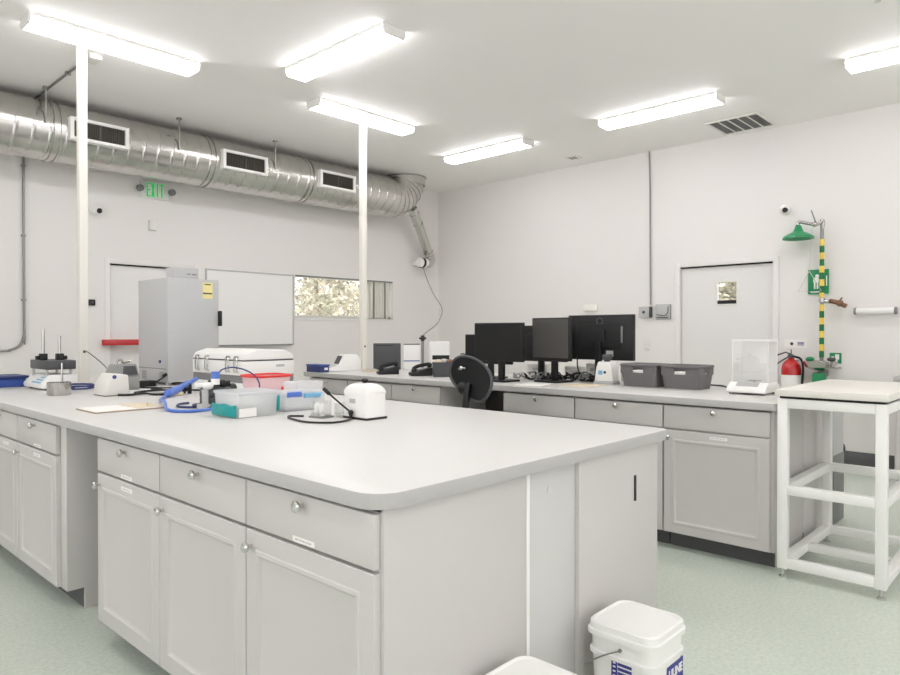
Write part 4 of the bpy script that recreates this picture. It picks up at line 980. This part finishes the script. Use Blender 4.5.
# ------------------------------------------------------------------ office chair
t = thing('office_chair', 'black office chair seen from behind, standing between island and bench', 'chair', (3.43, 2.965, 0), 0)
mb = MB(); v = []; f = []; nu, nv = 24, 8
Trot = Matrix.Translation((-.08, -.02, .995)) @ Matrix.Rotation(R(-4), 4, 'Z') @ Matrix.Rotation(R(10), 4, 'Y') @ Matrix.Rotation(R(24), 4, 'X')
for side in (0, 1):
    for j in range(nv+1):
        r = j/nv
        for i in range(nu):
            a = 2*PI*i/nu; y = .208*r*math.copysign(abs(math.cos(a))**.85, math.cos(a)); zz = .122*r*math.copysign(abs(math.sin(a))**.85, math.sin(a))
            x = .035-(y*y)*1.0-(zz*zz)*.5 + (.025*(1-r**6) if side else -.004*(1-r**6))
            v.append(Trot @ Vector((x, y, zz)))
    o0 = side*(nv+1)*nu
    for j in range(nv):
        for i in range(nu): i2 = (i+1) % nu; f.append((o0+j*nu+i, o0+j*nu+i2, o0+j*nu+nu+i2, o0+j*nu+nu+i))
mb.add(v, f).build('backrest', M['mesh_b'], t)
mb = MB(); ring = [Trot @ Vector((.035-(y*y)-(zz*zz)*.5, y, zz)) for y, zz in [(.208*math.copysign(abs(math.cos(a))**.85, math.cos(a)), .122*math.copysign(abs(math.sin(a))**.85, math.sin(a))) for a in [2*PI*i/32 for i in range(33)]]]
mb.tube(ring, .010, 8, caps=False).build('rim', M['dgrey'], t)
MB().tube([(.10, 0, .42), (-.08, 0, .44), (-.13, 0, .60), (-.10, .0, .85), (-.075, 0, .96)], .022, 12, smooth=5).ball((-.085, .045, .93), .042, (.6, 1, 1)).build('back_support', M['black'], t)
MB().tube([(-.07, .09, 1.055), (-.075, .02, 1.062)], .010, 8).ball((-.085, .055, 1.06), .016).build('lever', M['chrome'], t)
MB().box(-.06, -.23, .44, .40, .23, .52, .035, 4).build('seat', M['mesh_b'], t)
MB().cyl((.17, 0, .09), (.17, 0, .44), .028).box(.09, -.08, .41, .25, .08, .44, .01).build('gas_column', M['black'], t)
for i in range(5):
    a = 2*PI*i/5+.3; ex, ey = .17+.27*math.cos(a), .27*math.sin(a)
    lg = MB().tube([(.17, 0, .11), (ex, ey, .075)], .028, 10, r1=.018).build('leg', M['black'], t)
    MB().cyl((ex-.02*math.sin(a), ey+.02*math.cos(a), .028), (ex+.02*math.sin(a), ey-.02*math.cos(a), .028), .028).cyl((ex, ey, .03), (ex, ey, .075), .008).build('caster', M['blackm'], lg)
tag(MB().box(4.15, 3.14, 0, 4.60, 3.32, .45, .006).box(4.145, 3.16, .05, 4.151, 3.30, .40, m=1).build('computer_tower', [M['black'], M['dgrey']]), 'black computer tower in the knee space beside the chair', 'computer')

# ------------------------------------------------------------------ daylight
wd = bpy.data.worlds.new('World'); bpy.context.scene.world = wd; wd.use_nodes = True
nt = wd.node_tree; bg = nt.nodes['Background']; bg.inputs['Color'].default_value = (1, .985, 1.03, 1); bg.inputs['Strength'].default_value = 2.75
sl = bpy.data.lights.new('sun', 'SUN'); sl.energy = 5.0; sl.angle = R(2); sl.color = (1, .97, .91)
so = bpy.data.objects.new('sun', sl); C.objects.link(so); so.location = (0, 0, 12); so.rotation_euler = (R(36), 0, R(-40))
# unseen windows added behind the viewer so sky light fills the room
def added_window(name, axis, at, a0, a1, z0, z1, sgn):
    mb = MB(); pm = MB(); fr = .05; mid = (a0+a1)/2
    def bx(m_, p, q_, za, zb, d0, d1):
        if axis == 'Y': m_.box(p, at+sgn*d0, za, q_, at+sgn*d1, zb) if sgn > 0 else m_.box(p, at-d1, za, q_, at-d0, zb)
        else: m_.box(at-d1, p, za, at-d0, q_, zb)
    for p, q_, za, zb in ((a0, a0+fr, z0, z1), (a1-fr, a1, z0, z1), (a0, a1, z0, z0+fr), (a0, a1, z1-fr, z1), (mid-fr/2, mid+fr/2, z0, z1)): bx(mb, p, q_, za, zb, .06, .12)
    w_ = struct(name, mb, M['offw'])
    for p, q_ in ((a0+fr, mid-fr/2), (mid+fr/2, a1-fr)):
        pm = MB(); bx(pm, p, q_, z0+fr, z1-fr, .09, .096); struct('pane', pm, M['glass'], w_)
    li = bpy.data.lights.new('portal', 'AREA'); li.shape = 'RECTANGLE'; li.size = a1-a0; li.size_y = z1-z0; li.cycles.is_portal = True
    lo = bpy.data.objects.new('portal', li); C.objects.link(lo)
    c = ((a0+a1)/2, at-.01, (z0+z1)/2) if axis == 'Y' else (at-.01, (a0+a1)/2, (z0+z1)/2)
    lo.location = c; lo.rotation_euler = (R(90), 0, 0) if axis == 'Y' else (R(90), 0, R(-90))
    lo.rotation_euler = (R(90), 0, R(180)) if axis == 'Y' else (R(90), 0, R(90))
for k, (ax, at_, a0, a1) in enumerate(RW): added_window('window_%d' % (k+2), ax, at_, a0, a1, .75, 2.95, -1)  # all out of view, put in for extra daylight

# ------------------------------------------------------------------ camera
cd = bpy.data.cameras.new('camera'); cd.sensor_width = 36; cd.lens = 27.2; cd.clip_start = .05
co = bpy.data.objects.new('camera', cd); C.objects.link(co)
co.location = (0, 0, 1.30); co.rotation_euler = (R(90-.46), 0, R(43.04-90))
sc = bpy.context.scene; sc.camera = co
vs = sc.view_settings; vs.view_transform = 'Standard'; vs.look = 'None'; vs.gamma = 1; vs.use_curve_mapping = False
vs.exposure = -0.27
sc.cycles.diffuse_bounces = 8; sc.cycles.max_bounces = 14
